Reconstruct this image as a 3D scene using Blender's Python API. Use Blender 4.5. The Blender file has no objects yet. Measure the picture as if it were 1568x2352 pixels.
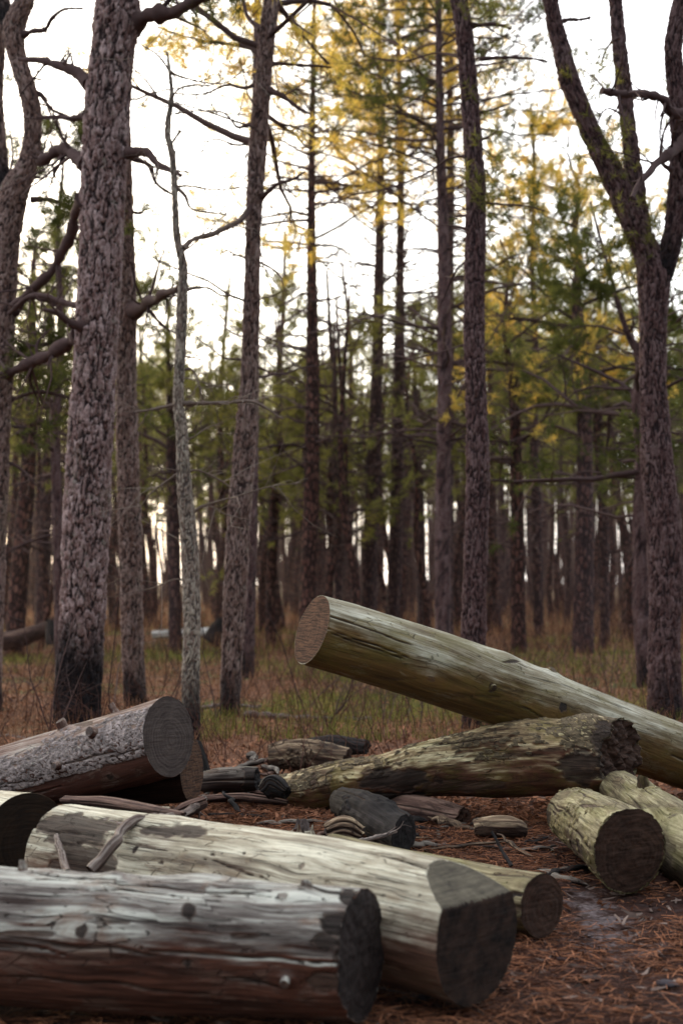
import bpy, math
import numpy as np
from mathutils import Vector

# ------------------------------------------------------------------ basics
scene = bpy.context.scene
COL = scene.collection
F = 3267.0            # focal length in photograph units (1568 x 2352)
CAMZ = 1.2
PITCH = math.radians(2.79)
cp, sp = math.cos(PITCH), math.sin(PITCH)

def P(px, py, d):
    """point at forward distance d seen at photograph position px, py"""
    a = (px - 784.0) / F
    b = (1176.0 - py) / F
    y = cp - b * sp
    z = sp + b * cp
    s = d / y
    return np.array([a * s, d, CAMZ + z * s])

def rng_(seed):
    return np.random.default_rng(seed)

# ------------------------------------------------------------------ noise
def _hash(ix, iy, iz, seed):
    h = (ix.astype(np.int64) * 374761393 + iy.astype(np.int64) * 668265263 + iz.astype(np.int64) * 2147483647 + seed * 1274126177)
    h = (h ^ (h >> 13)) * 1274126177
    h = h & 0x7fffffff
    h = (h ^ (h >> 16)) & 0xffffff
    return h / float(0xffffff)

def vnoise(p, seed=0):
    p = np.asarray(p, float)
    i = np.floor(p)
    f = p - i
    i = i.astype(np.int64)
    f = f * f * (3 - 2 * f)
    r = 0
    for dx in (0, 1):
        for dy in (0, 1):
            for dz in (0, 1):
                w = (f[..., 0] if dx else 1 - f[..., 0]) * (f[..., 1] if dy else 1 - f[..., 1]) * (f[..., 2] if dz else 1 - f[..., 2])
                r = r + w * _hash(i[..., 0] + dx, i[..., 1] + dy, i[..., 2] + dz, seed)
    return r * 2 - 1

def fbm(p, seed=0, octv=4, gain=0.5):
    a, s, r = 1.0, 0.0, 0
    for k in range(octv):
        r = r + a * vnoise(p * (2.0 ** k), seed + k * 17)
        s += a
        a *= gain
    return r / s

def cells(p, seed=0):
    """edge distance (F2-F1) and a random value per cell"""
    p = np.asarray(p, float)
    i = np.floor(p).astype(np.int64)
    f1 = np.full(p.shape[:-1], 9.0)
    f2 = np.full(p.shape[:-1], 9.0)
    idv = np.zeros(p.shape[:-1])
    for dx in (-1, 0, 1):
        for dy in (-1, 0, 1):
            for dz in (-1, 0, 1):
                cx, cy, cz = i[..., 0] + dx, i[..., 1] + dy, i[..., 2] + dz
                jx = _hash(cx, cy, cz, seed + 1)
                q = np.stack([cx + jx, cy + _hash(cx, cy, cz, seed + 2), cz + _hash(cx, cy, cz, seed + 3)], -1)
                d = np.linalg.norm(q - p, axis=-1)
                near = d < f1
                f2 = np.where(near, f1, np.minimum(f2, d))
                idv = np.where(near, jx, idv)
                f1 = np.where(near, d, f1)
    return f2 - f1, idv

def sstep(a, b, x):
    t = np.clip((x - a) / (b - a), 0, 1)
    return t * t * (3 - 2 * t)

# ------------------------------------------------------------------ mesh builder
class MB:
    def __init__(self):
        self.v, self.f4, self.f3, self.lc, self.ca, self.cb = [], [], [], [], [], []
        self.m4, self.m3 = [], []
        self.n = 0
    def add(self, v, f, lc=None, a=None, b=None, mat=0):
        v = np.asarray(v, float).reshape(-1, 3)
        f = np.asarray(f, np.int64)
        n = len(v)
        self.v.append(v)
        if f.shape[1] == 4:
            self.f4.append(f + self.n); self.m4.append(np.full(len(f), mat))
        else:
            self.f3.append(f + self.n); self.m3.append(np.full(len(f), mat))
        self.lc.append(v if lc is None else np.asarray(lc, float).reshape(-1, 3))
        self.ca.append(np.zeros(n) if a is None else np.broadcast_to(np.asarray(a, float).ravel(), (n,)))
        self.cb.append(np.zeros(n) if b is None else np.broadcast_to(np.asarray(b, float).ravel(), (n,)))
        self.n += n
    def mesh(self, name, mats, smooth=True):
        v = np.concatenate(self.v)
        parts, tot, mi = [], [], []
        if self.f4:
            q = np.concatenate(self.f4); parts.append(q.ravel()); tot.append(np.full(len(q), 4)); mi.append(np.concatenate(self.m4))
        if self.f3:
            t = np.concatenate(self.f3); parts.append(t.ravel()); tot.append(np.full(len(t), 3)); mi.append(np.concatenate(self.m3))
        loops = np.concatenate(parts); tot = np.concatenate(tot); mi = np.concatenate(mi)
        me = bpy.data.meshes.new(name)
        me.vertices.add(len(v)); me.vertices.foreach_set('co', v.ravel())
        me.loops.add(len(loops)); me.loops.foreach_set('vertex_index', loops.astype(np.int32))
        me.polygons.add(len(tot))
        st = np.concatenate([[0], np.cumsum(tot)[:-1]])
        me.polygons.foreach_set('loop_start', st.astype(np.int32))
        me.polygons.foreach_set('loop_total', tot.astype(np.int32))
        for m in (mats if isinstance(mats, (list, tuple)) else [mats]):
            me.materials.append(m)
        me.polygons.foreach_set('material_index', mi.astype(np.int32))
        me.update(calc_edges=True)
        me.polygons.foreach_set('use_smooth', np.full(len(tot), smooth))
        at = me.attributes.new('lc', 'FLOAT_VECTOR', 'POINT'); at.data.foreach_set('vector', np.concatenate(self.lc).ravel())
        at = me.attributes.new('ca', 'FLOAT', 'POINT'); at.data.foreach_set('value', np.concatenate(self.ca))
        at = me.attributes.new('cb', 'FLOAT', 'POINT'); at.data.foreach_set('value', np.concatenate(self.cb))
        me.update()
        return me

def obj(name, mb, mats, parent=None, smooth=True, origin=None):
    me = mb if isinstance(mb, bpy.types.Mesh) else mb.mesh(name, mats, smooth)
    o = bpy.data.objects.new(name, me)
    COL.objects.link(o)
    if parent is not None:
        o.parent = parent
    return o

def thing(name, label, cat, loc=(0, 0, 0), group=None, rz=0.0):
    o = bpy.data.objects.new(name, None)
    o.empty_display_size = 0.2
    COL.objects.link(o)
    o.location = [float(c) for c in loc]
    o.rotation_euler = (0, 0, rz)
    o['label'] = label
    o['category'] = cat
    if group:
        o['group'] = group
    return o

def tag(o, label, cat, group=None, kind=None):
    o['label'] = label
    o['category'] = cat
    if group: o['group'] = group
    if kind: o['kind'] = kind
    return o

def dup(root, loc, rz, sc=1.0, label=None):
    r = root.copy(); COL.objects.link(r)
    r.location = [float(c) for c in loc]; r.rotation_euler = (0, 0, rz); r.scale = (sc, sc, sc)
    if label: r['label'] = label
    for ch in list(root.children):
        c = ch.copy(); COL.objects.link(c); c.parent = r
    return r

# ------------------------------------------------------------------ tubes
def catmull(pts, n):
    pts = np.asarray(pts, float)
    if len(pts) == 2:
        t = np.linspace(0, 1, n)[:, None]
        return pts[0] * (1 - t) + pts[1] * t
    q = np.vstack([2 * pts[0] - pts[1], pts, 2 * pts[-1] - pts[-2]])
    L = np.linalg.norm(np.diff(pts[:, :3], axis=0), axis=1)
    cum = np.concatenate([[0], np.cumsum(L)])
    s = np.linspace(0, cum[-1], n)
    k = np.clip(np.searchsorted(cum, s, side='right') - 1, 0, len(pts) - 2)
    t = ((s - cum[k]) / np.maximum(L[k], 1e-9))[:, None]
    p0, p1, p2, p3 = q[k], q[k + 1], q[k + 2], q[k + 3]
    return 0.5 * (2 * p1 + (p2 - p0) * t + (2 * p0 - 5 * p1 + 4 * p2 - p3) * t * t + (3 * p1 - p0 - 3 * p2 + p3) * t ** 3)

def frames(c):
    t = np.gradient(c, axis=0)
    t /= np.linalg.norm(t, axis=1)[:, None] + 1e-12
    ref = np.array([0, 0, 1.0]) if abs(t[:, 2]).mean() < 0.7 else np.array([0, 1.0, 0])
    n = ref - t * (t @ ref)[:, None]
    n /= np.linalg.norm(n, axis=1)[:, None] + 1e-12
    b = np.cross(t, n)
    return t, n, b

def grid_faces(R, S):
    i = np.arange(R - 1)[:, None] * S
    j = np.arange(S)[None, :]
    j2 = (j + 1) % S
    return np.stack([i + j, i + j2, i + S + j2, i + S + j], -1).reshape(-1, 4)

def tube(mb, pts, rad, seg=5, n=None, mat=0, closed=True, a=0.0):
    """plain tapered tube, pts (k,3), rad (k)"""
    pts = np.asarray(pts, float); rad = np.asarray(rad, float)
    if n is None: n = len(pts)
    if n != len(pts):
        pr = catmull(np.hstack([pts, rad[:, None]]), n)
        c, r = pr[:, :3], np.maximum(pr[:, 3], 0.0008)
    else:
        c, r = pts, rad
    t, nn, bb = frames(c)
    th = np.linspace(0, 2 * np.pi, seg, endpoint=False)
    ring = nn[:, None, :] * np.cos(th)[None, :, None] + bb[:, None, :] * np.sin(th)[None, :, None]
    v = c[:, None, :] + ring * r[:, None, None]
    s = np.concatenate([[0], np.cumsum(np.linalg.norm(np.diff(c, axis=0), axis=1))])
    lc = np.stack([r[:, None] * np.cos(th)[None], r[:, None] * np.sin(th)[None], np.repeat(s[:, None], seg, 1)], -1)
    mb.add(v, grid_faces(n, seg), lc, a, mat=mat)
    if closed:
        for k, p in ((0, c[0]), (n - 1, c[-1])):
            vv = np.vstack([v[k], p])
            f = np.array([[j, (j + 1) % seg, seg] for j in range(seg)])
            mb.add(vv, f, np.vstack([lc[k], lc[k].mean(0)]), a, mat=mat)

# ------------------------------------------------------------------ materials
def hexlin(r, g, b):
    f = lambda c: (c / 255 / 12.92) if c / 255 <= 0.04045 else ((c / 255 + 0.055) / 1.055) ** 2.4
    return (f(r), f(g), f(b), 1.0)

class NT:
    def __init__(self, name):
        self.m = bpy.data.materials.new(name); self.m.use_nodes = True
        self.t = self.m.node_tree; self.t.nodes.clear()
        self.out = self.t.nodes.new('ShaderNodeOutputMaterial')
    def n(self, typ, ins=None, **kw):
        nd = self.t.nodes.new(typ)
        for k, v in kw.items(): setattr(nd, k, v)
        for k, v in (ins or {}).items(): self.set(nd, k, v)
        return nd
    def set(self, nd, k, v):
        s = nd.inputs[k]
        if hasattr(v, 'is_output') or isinstance(v, bpy.types.NodeSocket): self.t.links.new(v, s)
        else: s.default_value = v
    def lc(self, sc=(1, 1, 1), attr='lc', off=(0, 0, 0), vec=None):
        if vec is None: vec = self.n('ShaderNodeAttribute', attribute_name=attr).outputs['Vector']
        return self.n('ShaderNodeMapping', {'Vector': vec, 'Scale': sc, 'Location': off}).outputs[0]
    def attr(self, name): return self.n('ShaderNodeAttribute', attribute_name=name).outputs['Fac']
    def noise(self, vec, scale=1.0, detail=4, rough=0.55, dist=0.0):
        return self.n('ShaderNodeTexNoise', {'Vector': vec, 'Scale': scale, 'Detail': detail, 'Roughness': rough, 'Distortion': dist}).outputs['Fac']
    def vor(self, vec, scale=1.0, feature='F1', out='Distance', rnd=1.0):
        return self.n('ShaderNodeTexVoronoi', {'Vector': vec, 'Scale': scale, 'Randomness': rnd}, feature=feature).outputs[out]
    def ramp(self, fac, stops, interp='LINEAR'):
        r = self.n('ShaderNodeValToRGB', {'Fac': fac}); cr = r.color_ramp; cr.interpolation = interp
        while len(cr.elements) < len(stops): cr.elements.new(0.5)
        for e, (p, c) in zip(cr.elements, stops):
            e.position = p; e.color = c if len(c) == 4 else (*c, 1)
        return r.outputs[0]
    def fr(self, fac, a, b, lo=0.0, hi=1.0):
        return self.n('ShaderNodeMapRange', {'Value': fac, 'From Min': a, 'From Max': b, 'To Min': lo, 'To Max': hi}, interpolation_type='SMOOTHSTEP').outputs[0]
    def mix(self, fac, a, b, mode='MIX'):
        nd = self.n('ShaderNodeMix', data_type='RGBA', blend_type=mode)
        self.set(nd, 0, fac); self.set(nd, 6, a); self.set(nd, 7, b)
        return nd.outputs[2]
    def math(self, op, a, b=0.0, c=None):
        nd = self.n('ShaderNodeMath', operation=op)
        self.set(nd, 0, a); self.set(nd, 1, b)
        if c is not None: self.set(nd, 2, c)
        return nd.outputs[0]
    def bump(self, h, dist=0.01, strength=1.0, prev=None):
        ins = {'Height': h, 'Distance': dist, 'Strength': strength}
        if prev is not None: ins['Normal'] = prev
        return self.n('ShaderNodeBump', ins).outputs[0]
    def pbr(self, col, rough=0.9, nrm=None, spec=0.25):
        ins = {'Base Color': col, 'Roughness': rough, 'Specular IOR Level': spec}
        if nrm is not None: ins['Normal'] = nrm
        b = self.n('ShaderNodeBsdfPrincipled', ins)
        self.t.links.new(b.outputs[0], self.out.inputs[0])
        return self.m

def bark_mat(name, dark, mid, light, scale=22.0, lichen=0.2, char_z=None, far=False):
    """plated pine bark; ca = crack depth computed on the mesh (near trees)"""
    T = NT(name)
    n0 = T.noise(T.lc((8, 8, 4)), 1.0, 3)
    fine = T.noise(T.lc((60, 60, 30)), 1.0, 5, 0.65)
    if far:
        warp = T.n('ShaderNodeVectorMath', {0: T.lc((scale, scale, scale * 0.38)), 1: T.n('ShaderNodeTexNoise', {'Vector': T.lc((scale, scale, scale * .4)), 'Scale': 1.0}).outputs['Color']}, operation='ADD').outputs[0]
        e = T.vor(warp, 1.0, 'DISTANCE_TO_EDGE')
        plate = T.fr(e, 0.02, 0.28)
        cid = T.n('ShaderNodeSeparateColor', {0: T.vor(warp, 1.0, 'F1', 'Color')}).outputs[0]
    else:
        plate = T.fr(T.math('ADD', T.attr('ca'), T.math('MULTIPLY', T.math('SUBTRACT', fine, 0.5), 0.5)), -0.06, 0.55)
        cid = T.attr('cb')
    v = T.math('ADD', T.math('MULTIPLY', cid, 0.5), T.math('ADD', T.math('MULTIPLY', T.math('SUBTRACT', fine, 0.5), 1.6), 0.25))
    col = T.ramp(v, [(0.25, mid), (0.8, light)])
    col = T.mix(T.fr(n0, 0.35, 0.7), col, T.mix(0.5, col, mid))
    if lichen > 0:
        ln = T.noise(T.lc((14, 14, 9), off=(3, 1, 7)), 1.0, 5, 0.7)
        col = T.mix(T.math('MULTIPLY', T.fr(ln, 0.56, 0.68), lichen), col, hexlin(120, 124, 112))
        g2 = T.noise(T.lc((3, 3, 1.1), off=(9, 1, 2)), 1.0, 4, 0.7)
        col = T.mix(T.math('MULTIPLY', T.fr(g2, 0.55, 0.72), lichen * 0.8), col, hexlin(88, 92, 66))
    col = T.mix(plate, dark, col)
    if char_z is not None:
        z = T.n('ShaderNodeSeparateXYZ', {0: T.lc()}).outputs[2]
        zz = T.math('ADD', z, T.math('MULTIPLY', T.math('SUBTRACT', T.noise(T.lc((5, 5, 1.2)), 1.0, 5, 0.7), 0.5), 1.3))
        k = T.fr(zz, char_z - 0.25, char_z + 0.3)
        col = T.mix(k, T.ramp(fine, [(0.3, (0.004, 0.0035, 0.004, 1)), (0.85, (0.028, 0.022, 0.024, 1))]), col)
    h = T.math('ADD', T.math('MULTIPLY', plate, 1.0), T.math('MULTIPLY', fine, 0.7))
    nb = T.bump(h, 0.022 if far else 0.014, 0.9)
    return T.pbr(col, 0.93, nb, 0.2)

def wood_mat(name, dark, mid, light, patch, patch_amt=0.5, belly_shade=None, bark=None, moss=0.0, grain=1.0, checks=0.6, seed=0, char=0.0, con=1.9):
    """weathered bare wood. ca = knot / hollow darkness, cb = left-over bark"""
    T = NT(name)
    o = (seed * 1.37, seed * 2.11, seed * 0.73)
    g1 = T.noise(T.lc((26 * grain, 26 * grain, 1.5), off=o), 1.0, 5, 0.62, 0.4)
    g2 = T.noise(T.lc((120 * grain, 120 * grain, 4), off=o), 1.0, 5, 0.75, 0.25)
    big = T.noise(T.lc((4.5, 4.5, 1.8), off=o), 1.0, 5, 0.65)
    pt = T.noise(T.lc((11, 11, 4.2), off=(o[1], o[0], o[2])), 1.0, 6, 0.72, 0.3)
    v = T.math('ADD', T.math('MULTIPLY', g1, 0.55), T.math('MULTIPLY', g2, 0.45))
    v = T.math('ADD', T.math('MULTIPLY', T.math('SUBTRACT', v, 0.5), con), T.math('ADD', T.math('MULTIPLY', T.math('SUBTRACT', big, 0.5), 0.8), 0.5))
    col = T.ramp(v, [(0.24, dark), (0.48, mid), (0.74, light)])
    col = T.mix(T.math('MULTIPLY', T.fr(pt, 0.50, 0.66), patch_amt), col, patch)
    # small dark pits and weather checks running with the grain
    ck = T.noise(T.lc((90 * grain, 90 * grain, 2.6), off=(o[2], o[1], o[0])), 1.0, 3, 0.5, 0.9)
    ckm = T.fr(ck, 0.60, 0.67)
    ckm = T.math('MULTIPLY', ckm, T.fr(big, 0.36, 0.54))
    cr2 = T.vor(T.lc((26, 26, 9), off=o), 1.0, 'DISTANCE_TO_EDGE')
    ckm = T.math('MAXIMUM', ckm, T.math('MULTIPLY', T.fr(cr2, 0.035, 0.01), T.fr(pt, 0.54, 0.6)))
    pits = T.fr(T.noise(T.lc((60, 60, 26), off=o), 1.0, 3, 0.6), 0.64, 0.72)
    dk = T.math('MULTIPLY', T.math('MAXIMUM', ckm, pits), checks)
    col = T.mix(dk, col, (0.018, 0.012, 0.010, 1))
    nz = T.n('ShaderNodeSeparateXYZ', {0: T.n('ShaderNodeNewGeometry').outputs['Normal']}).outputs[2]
    if belly_shade is not None:
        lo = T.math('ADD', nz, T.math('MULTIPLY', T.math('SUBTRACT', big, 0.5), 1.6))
        b2 = T.mix(1.0, T.ramp(v, [(0.3, (0.35, 0.35, 0.35, 1)), (0.7, (1.25, 1.25, 1.25, 1))]), belly_shade, 'MULTIPLY')
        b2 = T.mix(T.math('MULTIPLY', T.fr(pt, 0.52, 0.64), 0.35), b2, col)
        col = T.mix(T.fr(lo, 0.45, -0.15), col, b2)  # underside: reddish wood plus shade painted into the colour
    if moss > 0:
        mn = T.noise(T.lc((6, 6, 3), off=(5, 5, 1)), 1.0, 5, 0.7)
        col = T.mix(T.math('MULTIPLY', T.fr(mn, 0.45, 0.62), moss), col, hexlin(104, 104, 36))
    h = T.math('ADD', T.math('MULTIPLY', g2, 0.35), T.math('MULTIPLY', g1, 0.5))
    h = T.math('SUBTRACT', h, T.math('MULTIPLY', dk, 0.9))
    if bark is not None:
        fl = T.noise(T.lc((42, 42, 26), off=o), 1.0, 5, 0.75)
        bc = T.ramp(fl, [(0.32, (bark[0] * 0.2, bark[1] * 0.2, bark[2] * 0.2, 1)), (0.5, bark), (0.66, tuple(min(1, c * 1.9) for c in bark[:3]) + (1,))])
        bk = T.fr(T.math('ADD', T.attr('cb'), T.math('MULTIPLY', T.math('SUBTRACT', fl, 0.5), 0.25)), 0.42, 0.5)
        col = T.mix(bk, col, bc)
        h = T.math('ADD', h, T.math('MULTIPLY', T.math('MULTIPLY', bk, fl), 2.0))
    if char > 0:
        cn = T.noise(T.lc((5, 5, 4), off=o), 1.0, 5, 0.7)
        col = T.mix(T.fr(cn, 1 - char - 0.08, 1 - char + 0.05), col, (0.006, 0.005, 0.005, 1))
    dm = T.math('MULTIPLY', T.fr(T.math('ADD', T.attr('ca'), T.math('MULTIPLY', T.math('SUBTRACT', g2, 0.5), 1.3)), 0.28, 0.62), T.fr(T.attr('ca'), 0.02, 0.12))
    col = T.mix(dm, col, T.mix(T.fr(T.attr('ca'), 0.45, 0.9), T.mix(0.75, col, T.ramp(g2, [(0.35, (0.03, 0.018, 0.013, 1)), (0.7, (0.16, 0.10, 0.075, 1))])), T.ramp(g2, [(0.35, (0.008, 0.006, 0.005, 1)), (0.75, (0.045, 0.032, 0.027, 1))])))
    h = T.math('SUBTRACT', h, T.math('MULTIPLY', dm, 0.8))
    return T.pbr(col, 0.85, T.bump(h, 0.008, 1.0), 0.25)

def end_mat(name, base, dark, ring=55.0, streak=0.5):
    """sawn end grain; lc = position in the plane of the cut"""
    T = NT(name)
    v = T.lc()
    wob = T.n('ShaderNodeTexNoise', {'Vector': T.lc((9, 9, 9)), 'Scale': 1.0, 'Detail': 3}).outputs['Color']
    v2 = T.n('ShaderNodeVectorMath', {0: v, 1: T.n('ShaderNodeVectorMath', {0: wob, 'Scale': 0.035}, operation='SCALE').outputs[0]}, operation='ADD').outputs[0]
    d = T.n('ShaderNodeVectorMath', {0: v2}, operation='LENGTH').outputs['Value']
    w = T.math('SINE', T.math('MULTIPLY', d, ring * 6.28))
    ringv = T.noise(T.n('ShaderNodeCombineXYZ', {0: T.math('MULTIPLY', d, ring * 1.6), 1: 0.0, 2: 0.0}).outputs[0], 1.0, 2)
    sx = T.noise(T.lc((140, 8, 1)), 1.0, 4, 0.7)
    bl = T.noise(T.lc((10, 10, 10), off=(2, 4, 1)), 1.0, 5, 0.7)
    q = T.math('ADD', T.math('MULTIPLY', T.math('ADD', T.math('MULTIPLY', w, 0.035), ringv), 0.5), T.math('MULTIPLY', bl, 0.5))
    q = T.math('ADD', q, T.math('MULTIPLY', T.math('SUBTRACT', sx, 0.5), streak))
    col = T.ramp(q, [(0.28, dark), (0.72, base)])
    # radial cracks
    sep = T.n('ShaderNodeSeparateXYZ', {0: v2})
    ang = T.math('ARCTAN2', sep.outputs[1], sep.outputs[0])
    cr = T.noise(T.n('ShaderNodeCombineXYZ', {0: T.math('MULTIPLY', ang, 5.0), 1: T.math('MULTIPLY', d, 3.0), 2: 0.0}).outputs[0], 1.0, 4, 0.6)
    crm = T.fr(cr, 0.68, 0.73)
    col = T.mix(T.math('MULTIPLY', crm, 0.85), col, (0.008, 0.006, 0.005, 1))
    h = T.math('ADD', T.math('MULTIPLY', sx, 0.6), T.math('MULTIPLY', w, 0.06))
    h = T.math('SUBTRACT', h, crm)
    return T.pbr(col, 0.9, T.bump(h, 0.005, 0.8), 0.2)

def needle_mat(name, c1, c2, tr=0.45, spread=1.0):
    T = NT(name)
    k = T.attr('ca')
    oi = T.n('ShaderNodeObjectInfo').outputs['Random']
    k = T.math('ADD', T.math('MULTIPLY', k, 0.75), T.math('MULTIPLY', oi, 0.25))
    col = T.mix(k, c1, c2)
    d = T.n('ShaderNodeBsdfDiffuse', {'Color': col})
    t = T.n('ShaderNodeBsdfTranslucent', {'Color': T.mix(0.35, col, (min(1, c2[0] * 1.5), min(1, c2[1] * 1.5), c2[2], 1))})
    m = T.n('ShaderNodeMixShader', {0: tr, 1: d.outputs[0], 2: t.outputs[0]})
    T.t.links.new(m.outputs[0], T.out.inputs[0])
    return T.m

def plain_mat(name, c1, c2, scale=30.0, rough=0.9, tr=0.0):
    T = NT(name)
    n = T.noise(T.lc((scale, scale, scale)), 1.0, 4, 0.6)
    k = T.math('ADD', T.math('MULTIPLY', T.attr('ca'), 0.7), T.math('MULTIPLY', n, 0.3))
    col = T.mix(T.fr(k, 0.1, 0.9), c1, c2)
    if tr > 0:
        d = T.n('ShaderNodeBsdfDiffuse', {'Color': col}); t = T.n('ShaderNodeBsdfTranslucent', {'Color': col})
        m = T.n('ShaderNodeMixShader', {0: tr, 1: d.outputs[0], 2: t.outputs[0]})
        T.t.links.new(m.outputs[0], T.out.inputs[0])
        return T.m
    return T.pbr(col, rough, T.bump(n, 0.004, 0.8), 0.2)

BK_D = (0.010, 0.006, 0.007, 1)
bark_big = bark_mat('plated bark', (0.016, 0.010, 0.011, 1), hexlin(98, 72, 68), hexlin(176, 156, 154), lichen=0.45, char_z=0.75)
bark_mid = bark_mat('furrowed bark', (0.020, 0.012, 0.013, 1), hexlin(90, 66, 58), hexlin(156, 136, 130), lichen=0.3, char_z=0.35)
bark_dark = bark_mat('dark furrowed bark', (0.020, 0.012, 0.014, 1), hexlin(66, 44, 43), hexlin(118, 98, 98), lichen=0.12, char_z=0.3)
bark_grey = bark_mat('pale lichen bark', (0.07, 0.055, 0.05, 1), hexlin(104, 86, 78), hexlin(172, 164, 150), lichen=0.6, char_z=0.45)
bark_far = bark_mat('distant bark', (0.035, 0.023, 0.024, 1), hexlin(76, 50, 46), hexlin(126, 98, 94), scale=16, lichen=0.15, far=True)
bark_far2 = bark_mat('distant reddish bark', (0.020, 0.012, 0.012, 1), hexlin(82, 50, 44), hexlin(128, 92, 82), scale=16, lichen=0.1, far=True)
twig_m = plain_mat('twig bark', hexlin(58, 42, 42), hexlin(112, 92, 88), 20)
twig_pale = plain_mat('pale dead twig', hexlin(84, 68, 62), hexlin(150, 138, 126), 20)
ndl_green = needle_mat('green needles', (0.07, 0.075, 0.026, 1), (0.28, 0.27, 0.085, 1), 0.5)
ndl_dark = needle_mat('dark needles', (0.035, 0.042, 0.018, 1), (0.12, 0.13, 0.04, 1), 0.38)
ndl_gold = needle_mat('sunlit yellowing needles', (0.24, 0.20, 0.05, 1), (0.95, 0.60, 0.17, 1), 0.62)  # yellow needles; gold of the low backlight is put into the colour

# ------------------------------------------------------------------ trees
def tufts(mb, C, D, rng, k=14, L=0.10, w=0.006, mat=1):
    C = np.asarray(C, float); D = np.asarray(D, float)
    if len(C) == 0: return
    n = len(C)
    C = np.repeat(C, k, 0); D = np.repeat(D, k, 0)
    tint = np.repeat(rng.random(n), k)
    r = rng.normal(size=(n * k, 3)); r /= np.linalg.norm(r, axis=1)[:, None]
    C = C - D * (rng.random((n * k, 1)) * L * 0.9)
    d = D * 0.55 + r; d /= np.linalg.norm(d, axis=1)[:, None]
    q = rng.normal(size=(n * k, 3)); q = np.cross(d, q); q /= np.linalg.norm(q, axis=1)[:, None]
    ll = (L * (0.65 + 0.6 * rng.random(n * k)))[:, None]
    a = C + q * w; b = C - q * w; c = C + d * ll
    v = np.stack([a, b, c], 1).reshape(-1, 3)
    f = np.arange(n * k * 3).reshape(-1, 3)
    tt = np.repeat(np.clip(tint + rng.normal(0, 0.08, n * k), 0, 1), 3)
    mb.add(v, f, None, tt, mat=mat)

def branch(mb, tl, p, d, L, r, rng, lvl=0, leafy=True, sag=0.0, seg=4, subs=4, mat=0, tuftden=1.0, dense_from=0.4):
    """one branch with side branches; leafy tips collect into tl"""
    n = 7 if lvl == 0 else 4
    pts = [np.array(p, float)]
    d = d / np.linalg.norm(d)
    for i in range(1, n):
        d = d + rng.normal(0, 0.17 if lvl == 0 else 0.24, 3) + np.array([0, 0, sag])
        d = d / np.linalg.norm(d)
        pts.append(pts[-1] + d * L / (n - 1))
    pts = np.array(pts)
    rad = r * np.linspace(1, 0.25, n) ** 0.9
    tube(mb, pts, rad, seg if lvl == 0 else 3, mat=mat, closed=False, a=rng.random() * 0.6)
    if lvl < 2:
        ns = subs if lvl == 0 else max(1, subs - 2)
        for _ in range(ns):
            t = 0.25 + 0.75 * rng.random()
            i = min(int(t * (n - 1)), n - 2); ft = t * (n - 1) - i
            q = pts[i] * (1 - ft) + pts[i + 1] * ft
            dd = pts[i + 1] - pts[i]; dd /= np.linalg.norm(dd)
            side = np.cross(dd, rng.normal(size=3)); side /= np.linalg.norm(side)
            side[2] *= 0.6
            nd = dd * 0.6 + side * 0.9
            branch(mb, tl, q, nd, L * (0.28 + 0.3 * rng.random()), rad[i] * 0.55, rng, lvl + 1, leafy, sag * 0.5 + (0.05 if leafy else 0), seg, subs, mat, tuftden)
    if leafy:
        m = max(1, int(round((1.2 if lvl == 0 else 3.0) * tuftden)))
        for _ in range(m):
            t = 1 - (rng.random() ** 1.4) * 0.65
            i = min(int(t * (n - 1)), n - 2); ft = t * (n - 1) - i
            q = pts[i] * (1 - ft) + pts[i + 1] * ft
            dd = pts[i + 1] - pts[i]; dd = dd / np.linalg.norm(dd)
            tl.append((q + rng.normal(0, 0.03, 3), dd + np.array([0, 0, 0.35])))

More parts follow.
